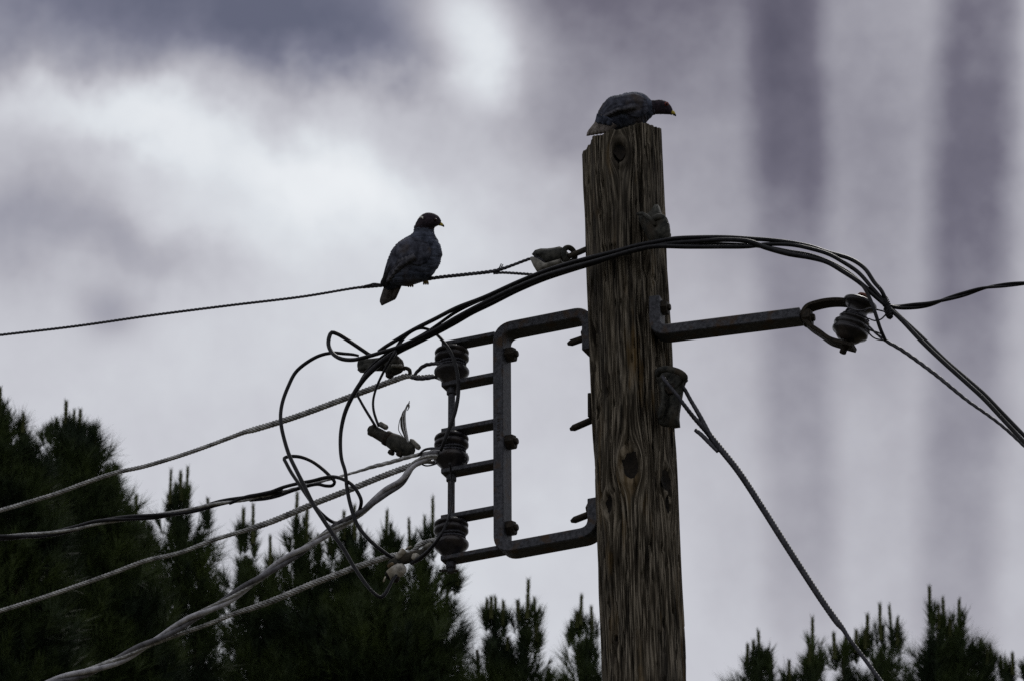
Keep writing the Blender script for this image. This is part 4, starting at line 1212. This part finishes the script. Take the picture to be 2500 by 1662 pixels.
def surface_patch(name, eA, eB, cv, bodyV, d0, lift, thick, mat, parent, far=False, nu=26, nv=12, saw=0.0016, rows=7, minimum=None):
    """a wing lying on the body: grid between edge curves eA and eB, following the body's bulge"""
    a = catmull([(*cv(p), 0) for p in eA], 2.0); b = catmull([(*cv(p), 0) for p in eB], 2.0)
    f = lambda c, s: c[min(len(c) - 1, int(s * (len(c) - 1) + 0.5))]
    def fi(c, s):
        x = s * (len(c) - 1); i_ = min(int(x), len(c) - 2); return c[i_] * (1 - x + i_) + c[i_ + 1] * (x - i_)
    B = np.array([proj(v) for v in bodyV])
    front = B[:, 2] <= (D + d0) + 1e-4
    Bf = B[front]
    V_ = []
    for i_ in range(nu + 1):
        for j_ in range(nv + 1):
            s, t = i_ / nu, j_ / nv
            p = fi(a, s) * (1 - t) + fi(b, s) * t
            dd = np.hypot(Bf[:, 0] - p[0], Bf[:, 1] - p[1])
            idx = np.argsort(dd)[:10]
            w = np.exp(-(dd[idx] / 5.0) ** 2) + 1e-9
            bul = (D + d0) - float((Bf[idx, 2] * w).sum() / w.sum())
            if dd[idx[0]] > 6:
                bul *= max(0.0, 1 - (dd[idx[0]] - 6) / 18.0)
            bul = max(bul, 0.002) + lift + saw * (1 - ((s * rows) % 1.0)) + 0.0008 * math.sin(t * nv * 1.6)
            V_.append((p[0], p[1], bul))
    sg = -1 if not far else 1
    V3 = []
    for x, y, bb in V_:
        q = at_depth(x, y, d0)
        V3.append(q + FWD * sg * bb)
    m = len(V3)
    V3 += [v - FWD * sg * thick for v in V3]
    F_ = []
    w_ = nv + 1
    for i_ in range(nu):
        for j_ in range(nv):
            q = [i_ * w_ + j_, i_ * w_ + j_ + 1, (i_ + 1) * w_ + j_ + 1, (i_ + 1) * w_ + j_]
            F_.append(q); F_.append([m + k for k in q[::-1]])
    rim = [j_ for j_ in range(nv)] + [i_ * w_ + nv for i_ in range(nu)] + [nu * w_ + j_ for j_ in range(nv, 0, -1)] + [i_ * w_ for i_ in range(nu, 0, -1)]
    for k in range(len(rim)):
        r0_, r1_ = rim[k], rim[(k + 1) % len(rim)]
        F_.append([r0_, m + r0_, m + r1_, r1_])
    return new_obj(name, [tuple(v) for v in V3], F_, mat, parent)


def feather(name, base, tip, cv, d0, dz0, dz1, w0, w1, mat, parent, th=0.0016):
    """one long quill feather, rounded at the tip"""
    b, t = cv(base), cv(tip)
    P, Q = at_depth(b[0], b[1], d0 + dz0), at_depth(t[0], t[1], d0 + dz1)
    ax = (Q - P); ln = ax.length; ax.normalize()
    sd_ = ax.cross(FWD).normalized()
    V_, F_ = [], []
    n = 10
    for i_ in range(n + 1):
        s = i_ / n
        w = (w0 + (w1 - w0) * s) * math.sqrt(max(0.0, 1 - max(0, (s - 0.78) / 0.22) ** 2) + 0.02)
        for u, v in ((-1, 0), (0, -1), (1, 0), (0, 0.6)):
            V_.append(P + ax * ln * s + sd_ * u * w / 2 + FWD * v * th)
    for i_ in range(n):
        for k in range(4):
            k2 = (k + 1) % 4
            F_.append([i_ * 4 + k, i_ * 4 + k2, i_ * 4 + 4 + k2, i_ * 4 + 4 + k])
    F_ += [[3, 2, 1, 0], [n * 4, n * 4 + 1, n * 4 + 2, n * 4 + 3]]
    return new_obj(name, [tuple(v) for v in V_], F_, mat, parent)


def ball(name, x, y, cv, d, r, mat, parent, n=12, fl=1.0):
    px, py = cv((x, y))
    c = at_depth(px, py, d)
    V_, F_ = [], []
    for i_ in range(n + 1):
        th = math.pi * i_ / n
        for k in range(n):
            ph_ = 2 * math.pi * k / n
            V_.append(tuple(c + RGT * r * math.sin(th) * math.cos(ph_) + UPV * r * math.sin(th) * math.sin(ph_) + FWD * r * fl * math.cos(th)))
    for i_ in range(n):
        for k in range(n):
            F_.append([i_ * n + k, i_ * n + (k + 1) % n, (i_ + 1) * n + (k + 1) % n, (i_ + 1) * n + k])
    return new_obj(name, V_, F_, mat, parent)


def bird_tube(name, pts, cv, mat, parent, seg=8):
    q = []
    for x, y, d_, r in pts:
        a, b = cv((x, y))
        w = at_depth(a, b, d_)
        q.append((w.x, w.y, w.z, r * 0.001))
    c = catmull(q, 0.002)
    return sweep(name, c[:, :3], c[:, 3], mat, parent, seg)


# --- pigeon on the wire
wire_p = W(1035, 690, 0)
d1 = (wire_p - CAM).dot(FWD) - D
cv1 = conv((880, 480), 5.2267)
b1 = thing('pigeon', 'dark slate pigeon standing upright on the thin wire, tail hanging below it', 'pigeon', tuple(at_depth(1035, 690, d1)), 'pigeons')
body, bV = loft('body', [(690, 372, 960, 372, .78), (684, 410, 938, 410, .82), (681, 445, 940, 445, .85), (652, 478, 958, 500, .86), (575, 525, 988, 560, .84), (485, 582, 1024, 630, .82),
                  (418, 655, 1041, 710, .82), (374, 735, 1034, 790, .82), (342, 825, 1005, 880, .82), (322, 915, 955, 960, .84), (312, 990, 900, 1030, .86), (322, 1050, 830, 1075, .9),
                  (350, 1095, 740, 1108, .95), (400, 1120, 650, 1138, 1.0), (470, 1138, 590, 1150, 1.0)], cv1, d1, M_fb, b1, seed=2)
head1 = loft('head', [(840, 208, 880, 206, 1), (795, 226, 935, 218, .9), (762, 252, 985, 246, .85), (738, 285, 1018, 285, .82), (716, 318, 1030, 326, .8), (702, 350, 1012, 358, .8), (690, 385, 955, 392, .82), (685, 415, 936, 418, .84)],
     cv1, d1, M_fh, b1, seed=4, amp=0.0007)[0]
bird_tube('beak', [(1000, 345, d1, 5.5), (1022, 352, d1, 5.0), (1040, 362, d1, 3.8), (1052, 372, d1, 3.0)], cv1, M_by, head1)
bird_tube('beak_tip', [(1046, 366, d1, 3.2), (1056, 374, d1, 2.8), (1062, 382, d1, 1.8), (1064, 392, d1, 0.7)], cv1, M_bk, head1)
ball('eye', 958, 298, cv1, d1 - 0.019, 0.0042, M_eye, head1)
surface_patch('nape_patch', [(752, 262), (778, 246), (802, 262)], [(756, 276), (778, 272), (800, 292)], cv1, bV, d1, 0.020, 0.0015, M_nape, head1, nu=6, nv=3, saw=0)
surface_patch('wing', [(860, 590), (700, 520), (560, 545), (440, 640), (375, 745), (330, 860), (292, 1000), (258, 1125)],
              [(905, 690), (880, 800), (760, 880), (620, 850), (530, 900), (450, 980), (380, 1070), (300, 1165)], cv1, bV, d1, 0.003, 0.004, M_fw, b1, nu=40, nv=16, saw=0.0014, rows=5)
surface_patch('wing', [(860, 590), (700, 520), (560, 545), (440, 640), (375, 745), (330, 860), (292, 1000), (262, 1110)],
              [(905, 690), (880, 800), (760, 880), (620, 850), (530, 900), (450, 980), (380, 1070), (320, 1150)], cv1, bV, d1, 0.003, 0.004, M_fw, b1, far=True, nu=26, nv=10)
for q in range(5):
    feather('primary', (400 - q * 12, 900 + q * 20), (262 + q * 16, 1138 + q * 6), cv1, d1, -0.034 + q * .002, -0.012, 0.016, 0.012, M_ftip, b1)
for q in range(5):
    feather('secondary', (700 - 45 * q, 760 + 14 * q), (470 - 34 * q, 905 + 50 * q), cv1, d1, -0.058 + 0.002 * q, -0.050 + 0.0065 * q, 0.017, 0.012, M_fs, b1)
for q in range(6):
    f = q / 5.0
    feather('tail_feather', (400 + 90 * f, 1040 + 30 * f), (272 + 118 * f, 1392 - 62 * f), cv1, d1, 0.006 - 0.004 * abs(q - 2.5), -0.004 + 0.0016 * q, 0.024, 0.019, M_ft1, b1)
for q in range(3):
    feather('tail_covert', (400 + 45 * q, 1000), (350 + 50 * q, 1190 - 10 * q), cv1, d1 - 0.006, 0, 0, 0.028, 0.02, M_fb, b1)
for (fx, fy, dd) in ((835, 1070, -0.012), (640, 1100, 0.012)):
    lg = bird_tube('leg', [(fx - 10, fy - 60, d1 + dd, 5.5), (fx, fy - 10, d1 + dd * 0.8, 4.6), (fx + 4, fy + 12, d1 + dd * 0.4, 3.4)], cv1, M_fb, b1)
    for sgn, dx in ((-1, -26), (-1, 0), (-1, 26)):
        bird_tube('toe', [(fx + 2, fy, d1 + dd * 0.4 - 0.005, 3), (fx + dx * 0.7, fy + 16, d1 - 0.008, 2.8), (fx + dx, fy + 40, d1 - 0.007, 2.6), (fx + dx, fy + 52, d1 - 0.001, 1.8)], cv1, M_leg, lg)

# --- pigeon crouched on the pole top
topc = pole_axis_at(TOP.z)[0]
d2 = (topc - CAM).dot(FWD) - D + 0.03
cv2 = conv((1400, 180), 5.2267)
b2 = thing('pigeon', 'grey pigeon crouched on top of the pole, head stretched low to the right', 'pigeon', tuple(at_depth(1530, 310, d2)), 'pigeons')
body2, bV2 = loft('body', [(300, 560, 345, 690, .7), (318, 480, 400, 712, .75), (350, 420, 460, 712, .8), (395, 362, 520, 726, .84), (455, 305, 590, 724, .86), (520, 280, 665, 716, .86), (600, 268, 735, 706, .86), (690, 243, 815, 692, .86),
                  (780, 236, 880, 668, .86), (850, 243, 925, 628, .86), (905, 262, 950, 600, .86), (945, 292, 985, 570, .84), (975, 325, 1005, 548, .82), (1002, 345, 1020, 530, .8), (1030, 347, 1040, 524, .8)], cv2, d2, M_fb, b2, seed=3)
head2 = loft('head', [(1000, 342, 1008, 532, .8), (1045, 342, 1045, 524, .78), (1085, 335, 1090, 520, .78), (1130, 340, 1140, 520, .78), (1175, 355, 1185, 522, .78), (1215, 382, 1222, 524, .78), (1245, 418, 1245, 528, .76), (1262, 452, 1258, 526, .7), (1270, 480, 1266, 516, .6)],
     cv2, d2, M_fh, b2, seed=6, amp=0.0007)[0]
bird_tube('beak', [(1250, 495, d2, 6.5), (1268, 500, d2, 5.4), (1282, 512, d2, 4.2), (1290, 522, d2, 3.2)], cv2, M_by, head2)
bird_tube('beak_tip', [(1280, 518, d2, 4.2), (1292, 526, d2, 3.2), (1302, 536, d2, 2.2), (1307, 547, d2, 0.7)], cv2, M_bk, head2)
ball('eye_ring', 1190, 386, cv2, d2 - 0.0135, 0.0052, M_ring, head2, fl=0.5)
ball('eye', 1190, 386, cv2, d2 - 0.0155, 0.0034, M_eye, head2)
surface_patch('wing', [(930, 330), (800, 262), (660, 270), (520, 310), (410, 390), (330, 490), (285, 580), (262, 640)],
              [(960, 480), (860, 560), (760, 560), (650, 500), (560, 520), (470, 560), (400, 610), (330, 655)], cv2, bV2, d2, 0.003, 0.004, M_fw, b2, nu=40, nv=16, saw=0.0014, rows=5)
surface_patch('wing', [(930, 330), (800, 262), (660, 270), (520, 310), (410, 390), (330, 490), (285, 580), (262, 640)],
              [(960, 480), (860, 560), (760, 560), (650, 500), (560, 520), (470, 560), (400, 610), (330, 655)], cv2, bV2, d2, 0.003, 0.004, M_fw, b2, far=True, nu=26, nv=10)
for q in range(5):
    feather('primary', (640 - 20 * q, 520 + 22 * q), (430 + 10 * q, 560 + 22 * q), cv2, d2, -0.030 + q * 0.002, -0.024, 0.020, 0.013, M_ftip, b2)
for q in range(5):
    feather('secondary', (790 - 50 * q, 420 + 12 * q), (540 - 42 * q, 470 + 22 * q), cv2, d2, -0.044 + 0.001 * q, -0.041 + 0.003 * q, 0.017, 0.011, M_fs, b2)
for q in range(6):
    f = q / 5.0
    feather('tail_feather', (400 + 100 * f, 570 + 60 * f), (168 + 250 * f, 796 - 46 * f), cv2, d2, -0.024 - 0.003 * q, -0.020 - 0.003 * q, 0.026, 0.011 + 0.004 * f, M_ft, b2)
for q in range(3):
    feather('tail_covert', (360 + 60 * q, 540 + 20 * q), (310 + 60 * q, 640 + 10 * q), cv2, d2 - 0.006, -0.034, -0.034, 0.026, 0.016, M_fb, b2)
for fx, dd in ((800, -0.016), (860, 0.014)):
    bird_tube('leg', [(fx, 610, d2 + dd, 6), (fx + 10, 660, d2 + dd, 4.5), (fx + 12, 690, d2 + dd, 3)], cv2, M_leg, b2)


# ================================================================== pines
M_needle = bpy.data.materials.new('pine_needles')
M_needle.use_nodes = True
t_ = M_needle.node_tree
pb = t_.nodes['Principled BSDF']
pb.inputs['Roughness'].default_value = 0.6
pb.inputs['Specular IOR Level'].default_value = 0.15
co = t_.nodes.new('ShaderNodeTexCoord'); no = t_.nodes.new('ShaderNodeTexNoise'); no.inputs['Scale'].default_value = 3.5; no.inputs['Detail'].default_value = 5
t_.links.new(co.outputs['Object'], no.inputs['Vector'])
rp = t_.nodes.new('ShaderNodeValToRGB'); t_.links.new(no.outputs[0], rp.inputs[0])
rp.color_ramp.elements[0].position = 0.38; rp.color_ramp.elements[0].color = (0.012, 0.022, 0.009, 1)
rp.color_ramp.elements[1].position = 0.66; rp.color_ramp.elements[1].color = (0.048, 0.070, 0.016, 1)
t_.links.new(rp.outputs[0], pb.inputs['Base Color'])
M_candle = mottled('young_shoot', (0.030, 0.040, 0.012), (0.075, 0.078, 0.022), 60, 0.8, 0, 0.6)
M_bark = mottled('pine_bark', (0.030, 0.024, 0.018), (0.075, 0.058, 0.042), 14, 0.95, 0, 0.8, dist=0.01, stretch=(1, 1, 0.25))

# one young upright shoot (candle), 1 m tall, shared by all
cV, cF = [], []
for i_ in range(15):
    s = i_ / 14
    rr_ = 0.058 * (1 - 0.35 * s) * (1 + 0.16 * math.sin(i_ * 2.6))
    if i_ == 14:
        rr_ *= 0.45
    for k in range(7):
        t = 2 * math.pi * k / 7 + i_ * 0.4
        cV.append((rr_ * math.cos(t), rr_ * math.sin(t), s))
for i_ in range(14):
    for k in range(7):
        cF.append([i_ * 7 + k, i_ * 7 + (k + 1) % 7, (i_ + 1) * 7 + (k + 1) % 7, (i_ + 1) * 7 + k])
cF.append([98 + k for k in range(7)])
for i_ in range(130):
    z = rnd.random() ** 0.9; t = rnd.uniform(0, 2 * math.pi)
    c_, s_ = math.cos(t), math.sin(t); r0_ = 0.05 * (1 - 0.35 * z); b_ = len(cV)
    ln_ = rnd.uniform(0.06, 0.15)
    cV += [(r0_ * c_ - 0.010 * s_, r0_ * s_ + 0.010 * c_, z), (r0_ * c_ + 0.010 * s_, r0_ * s_ - 0.010 * c_, z), ((r0_ + ln_ * 0.42) * c_, (r0_ + ln_ * 0.42) * s_, z + ln_)]
    cF.append([b_, b_ + 1, b_ + 2])
candle_me = bpy.data.meshes.new('candle')
candle_me.from_pydata(cV, [], cF); candle_me.update(); candle_me.materials.append(M_candle)


def needles(P, Dr, L, n_per, nl, spread0, spread1, width):
    """P,Dr: shoot bases and directions (m,3); L lengths -> needle triangles"""
    m = len(P)
    P = np.repeat(P, n_per, axis=0); Dr = np.repeat(Dr, n_per, axis=0); Lr = np.repeat(L, n_per)
    k = len(P)
    s = rng.random(k) ** 0.8
    base = P + Dr * (Lr * s)[:, None]
    h = rng.normal(size=(k, 3)); h -= Dr * (h * Dr).sum(1)[:, None]; h /= np.linalg.norm(h, axis=1)[:, None] + 1e-9
    ang = np.radians(rng.uniform(spread0, spread1, k)) * (1.12 - 0.45 * s)
    d = Dr * np.cos(ang)[:, None] + h * np.sin(ang)[:, None]
    d[:, 2] -= 0.05
    d /= np.linalg.norm(d, axis=1)[:, None]
    ln = nl * rng.uniform(0.65, 1.12, k)
    side = np.cross(d, rng.normal(size=(k, 3))); side /= np.linalg.norm(side, axis=1)[:, None] + 1e-9
    w = width * rng.uniform(0.7, 1.2, k)[:, None]
    a = base - side * w / 2; b = base + side * w / 2; c = base + d * ln[:, None]
    V_ = np.stack([a, b, c], 1).reshape(-1, 3)
    return V_


def pine(label, depth, trunk_px, lobes, candles, loose=0.0, top_h=None, density=1.0):
    """lobes: (cx, [(y, half width), ...], fill) silhouettes of the leaders; candles: (px, py, length px)"""
    dd = depth - D
    s = depth / FPX
    y_low = 2250
    base_pt = at_depth(trunk_px, 1400, dd)
    root = thing('pine_tree', label, 'pine tree', (base_pt.x, base_pt.y, 0), 'young pines behind the pole')
    allv = []
    yc = base_pt.y

    def stand(px, py, _=None):
        # the tree stands upright: all of it over the same spot of ground
        r = ray(px, py)
        return CAM + r * ((yc - CAM.y) / r.y)
    # trunk
    ytop = min(p[1][0][0] for p in lobes) + 60
    topz = stand(trunk_px, ytop + 260, dd).z
    tr = catmull([(base_pt.x, yc, 0, 0.20), (base_pt.x + 0.05, yc, topz * 0.4, 0.16), (base_pt.x - 0.03, yc, topz * 0.75, 0.10), (base_pt.x, yc, topz, 0.04)], 0.15)
    sweep('trunk', tr[:, :3], tr[:, 3], M_bark, root, 10)
    for cx, prof, fill in lobes:
        ys = [p[0] for p in prof]; hs = [p[1] for p in prof]
        ys = ys + [y_low]; hs = hs + [hs[-1] * 1.15]
        hpx = ys[-1] - ys[0]
        area = sum((ys[k + 1] - ys[k]) * (hs[k] + hs[k + 1]) for k in range(len(ys) - 1))
        n = int(area / 1000.0 * 2.9 * fill * density)
        # branch up the middle of each leader
        bp_ = []
        for k in range(6):
            f = k / 5.0
            yy = y_low + (ys[0] + 25 - y_low) * f
            p = stand(cx * f + (trunk_px * 0.45 + cx * 0.55) * (1 - f), yy, dd)
            bp_.append((p.x, p.y, p.z, 0.035 * (1 - f) + 0.008))
        st = stand(trunk_px, 2300, dd)
        bp_ = [(st.x, yc, st.z, 0.045)] + bp_
        bc = catmull(bp_, 0.05)
        sweep('branch', bc[:, :3], bc[:, 3], M_bark, root, 7)
        yy = np.array(ys[0] + (ys[-1] - ys[0]) * rng.random(n) ** 0.95)
        hw = np.interp(yy, ys, hs)
        rr_ = np.sqrt(rng.random(n)) * 0.93; ph_ = rng.random(n) * 2 * math.pi
        ox = rr_ * np.cos(ph_); oy = rr_ * np.sin(ph_)
        Lp_ = 36 + 44 * rng.random(n)
        P = np.zeros((n, 3)); Dr = np.zeros((n, 3))
        r_m = hw * s
        rel = np.clip((yy - ys[0]) / 220.0, 0, 1)
        for k in range(n):
            p = stand(cx + ox[k] * max(hw[k] - 22, 2), yy[k] + 34 + Lp_[k], dd)
            P[k] = (p.x, p.y + oy[k] * r_m[k], p.z)
        out = np.stack([ox, oy, np.zeros(n)], 1)
        tilt = 0.15 + 1.0 * rel * rr_
        Dr = out * tilt[:, None] + np.array([0, 0, 1.0]) + rng.normal(size=(n, 3)) * 0.16
        Dr /= np.linalg.norm(Dr, axis=1)[:, None]
        L = Lp_ * s
        allv.append(needles(P, Dr, L, 62, 40 * s, 14, 55, 0.0046))
        # wispy outer sprays
        n2_ = max(4, n // 5)
        yy2 = ys[0] + 40 + (ys[-1] - ys[0] - 40) * rng.random(n2_)
        hw2 = np.interp(yy2, ys, hs)
        sg_ = rng.choice([-1, 1], n2_)
        P2 = np.zeros((n2_, 3)); D2 = np.zeros((n2_, 3))
        for k in range(n2_):
            p = stand(cx + sg_[k] * max(hw2[k] - 8, 2) * rng.uniform(0.7, 1.1), yy2[k] + 60, dd)
            P2[k] = (p.x, p.y + rng.normal() * hw2[k] * s * 0.3, p.z)
            D2[k] = (sg_[k] * rng.uniform(0.25, 0.9), rng.normal() * 0.3, 1.0)
        D2 /= np.linalg.norm(D2, axis=1)[:, None]
        allv.append(needles(P2, D2, np.full(n2_, 45 * s), 54, 62 * s, 12, 58, 0.0038))
    for (px, py, ln) in candles:
        p1 = stand(px, py, dd); ht = ln * s * 1.1
        o = bpy.data.objects.new('shoot', candle_me); COL.objects.link(o)
        o.parent = root
        lean = rnd.uniform(-0.05, 0.05)
        o.location = Vector((p1.x - lean * ht, p1.y + rnd.uniform(-.05, .05), p1.z - ht)) - Vector(root.location)
        w__ = 0.175 * s / 0.0021 * rnd.uniform(.9, 1.2)
        o.scale = (w__, w__, ht)
        o.rotation_euler = (rnd.uniform(-.04, .04), lean, rnd.uniform(0, 6))
        # needles round the foot of each shoot
        m = 4
        P3 = np.array([[p1.x + rng.normal() * 0.012, p1.y + rng.normal() * 0.02, p1.z - ht * 1.35] for _ in range(m)])
        D3 = np.array([[rng.normal() * 0.16, rng.normal() * 0.16, 1] for _ in range(m)]); D3 /= np.linalg.norm(D3, axis=1)[:, None]
        allv.append(needles(P3, D3, np.full(m, ht * 0.7), 70, 40 * s, 12, 50, 0.0046))
    Vn = np.concatenate(allv)
    Fn = np.arange(len(Vn)).reshape(-1, 3)
    o = fast_mesh('crown', Vn - 0.0, Fn, M_needle, root, False)
    o['kind'] = 'stuff'
    return root


pine('dark pine cut by the left edge, tallest crown of the left group', 33.0, -60,
     [(-20, [(950, 10), (1000, 50), (1080, 80), (1180, 130), (1400, 190)], 1.3), (58, [(1035, 10), (1100, 32), (1200, 60), (1400, 90)], 1.2)],
     [(7, 952, 70), (58, 1017, 50)])
pine('bushy round-topped pine at the left with clustered tips', 34.5, 150,
     [(172, [(1010, 38), (1050, 70), (1100, 82), (1180, 95), (1300, 120), (1500, 190)], 1.5), (272, [(1130, 16), (1180, 42), (1240, 60), (1330, 80), (1500, 110)], 1.3),
      (70, [(1130, 60), (1250, 110), (1500, 150)], 1.4), (300, [(1350, 60), (1450, 90), (1600, 110)], 1.2), (180, [(1330, 120), (1500, 220)], 1.3)],
     [(160, 983, 70), (182, 992, 70), (199, 1002, 60), (121, 1021, 50), (233, 1050, 50), (279, 1118, 50), (311, 1218, 50), (218, 1030, 40), (140, 1012, 45)])
pine('pine with three tall candles left of centre below the twisted cable', 36.0, 420,
     [(436, [(1215, 14), (1260, 44), (1310, 62), (1380, 70), (1450, 72), (1560, 90)], 1.25), (330, [(1265, 6), (1320, 24), (1400, 60), (1500, 90)], 1.0), (490, [(1285, 10), (1330, 34), (1400, 36), (1480, 20), (1600, 40)], 0.95)],
     [(454, 1133, 95), (415, 1155, 85), (430, 1170, 75), (330, 1208, 90), (508, 1213, 60), (444, 1160, 70), (352, 1262, 50)])
pine('wide dark pine mass in the middle with many upright shoots, behind the clamps', 37.0, 880,
     [(600, [(1330, 14), (1370, 44), (1430, 60), (1500, 72), (1600, 100)], 1.35), (665, [(1370, 8), (1420, 30), (1500, 50), (1600, 80)], 1.2),
      (733, [(1295, 12), (1340, 34), (1400, 36), (1480, 50), (1600, 90)], 1.35), (790, [(1345, 10), (1400, 20), (1480, 40), (1600, 60)], 1.2),
      (858, [(1300, 26), (1350, 48), (1430, 64), (1600, 100)], 1.4), (945, [(1315, 16), (1350, 38), (1420, 60), (1600, 100)], 1.4),
      (1035, [(1330, 26), (1370, 48), (1450, 72), (1560, 80), (1700, 70)], 1.4), (1095, [(1395, 14), (1440, 34), (1500, 38), (1560, 22), (1640, 8)], 1.1),
      (900, [(1440, 150), (1560, 210), (1700, 190)], 1.6), (700, [(1530, 90), (1662, 150)], 1.2), (1000, [(1480, 90), (1600, 120), (1700, 100)], 1.4)],
     [(590, 1235, 90), (602, 1243, 80), (625, 1240, 95), (665, 1314, 80), (728, 1202, 110), (748, 1243, 100), (778, 1300, 60), (838, 1253, 70), (862, 1237, 85), (881, 1275, 70), (807, 1281, 70),
      (945, 1246, 85), (953, 1275, 65), (961, 1300, 50), (926, 1307, 50), (1004, 1269, 75), (1038, 1250, 85), (1057, 1221, 110), (1070, 1275, 50), (1096, 1378, 45), (1118, 1392, 40), (900, 1611, 60), (923, 1595, 75), (955, 1586, 85),
      (720, 1275, 60), (850, 1280, 50)])
pine('slender pair of pine tips just left of the pole foot', 38.0, 1250,
     [(1207, [(1500, 14), (1540, 34), (1600, 36), (1700, 60)], 1.25), (1286, [(1495, 18), (1540, 40), (1600, 34), (1700, 40)], 1.25), (1240, [(1560, 14), (1620, 30), (1700, 90)], 1.0), (1165, [(1560, 10), (1600, 26), (1700, 40)], 0.7)],
     [(1188, 1459, 60), (1199, 1464, 55), (1214, 1451, 75), (1225, 1474, 60), (1287, 1423, 95), (1308, 1457, 65), (1269, 1471, 50), (1310, 1532, 40), (1240, 1560, 35), (1338, 1626, 35)])
pine('pine top half hidden behind the pole', 39.0, 1450,
     [(1432, [(1525, 26), (1560, 42), (1620, 48), (1700, 70)], 1.4), (1370, [(1630, 10), (1662, 26), (1720, 50)], 0.9)],
     [(1419, 1457, 75), (1445, 1479, 65), (1394, 1506, 50), (1410, 1500, 40)])
pine('low pine with two spiky tufts right of the pole', 37.5, 1920,
     [(1856, [(1580, 14), (1610, 40), (1662, 60), (1750, 80)], 1.2), (1985, [(1580, 12), (1610, 34), (1662, 52), (1750, 80)], 1.1), (1923, [(1650, 10), (1680, 30), (1760, 60)], 1.0)],
     [(1825, 1570, 60), (1841, 1558, 60), (1859, 1535, 85), (1879, 1591, 50), (1985, 1496, 110), (1971, 1581, 50), (2004, 1575, 50), (1923, 1621, 50), (1872, 1582, 40)])
pine('dense pine with four long candles behind the foot of the stay wire', 38.5, 2130,
     [(2058, [(1580, 22), (1620, 42), (1700, 60)], 1.4), (2152, [(1555, 36), (1590, 50), (1640, 62), (1720, 80)], 1.5)],
     [(2036, 1550, 65), (2060, 1550, 60), (2087, 1546, 55), (2117, 1499, 80), (2151, 1480, 90), (2171, 1470, 100), (2186, 1511, 70), (2112, 1540, 50), (2066, 1556, 50)])
pine('broad pine at the right with the three highest tips on that side', 37.0, 2350,
     [(2290, [(1520, 34), (1560, 50), (1620, 68), (1700, 90)], 1.5), (2338, [(1510, 16), (1550, 36), (1620, 60), (1700, 90)], 1.4), (2396, [(1590, 22), (1630, 40), (1720, 60)], 1.3), (2460, [(1625, 26), (1662, 50), (1750, 80)], 1.3)],
     [(2271, 1430, 90), (2287, 1480, 60), (2306, 1454, 85), (2340, 1457, 85), (2322, 1511, 50), (2391, 1553, 55), (2421, 1575, 50), (2370, 1575, 40), (2446, 1594, 50), (2469, 1597, 55), (2405, 1592, 40), (2500, 1610, 40)])

bpy.context.view_layer.update()
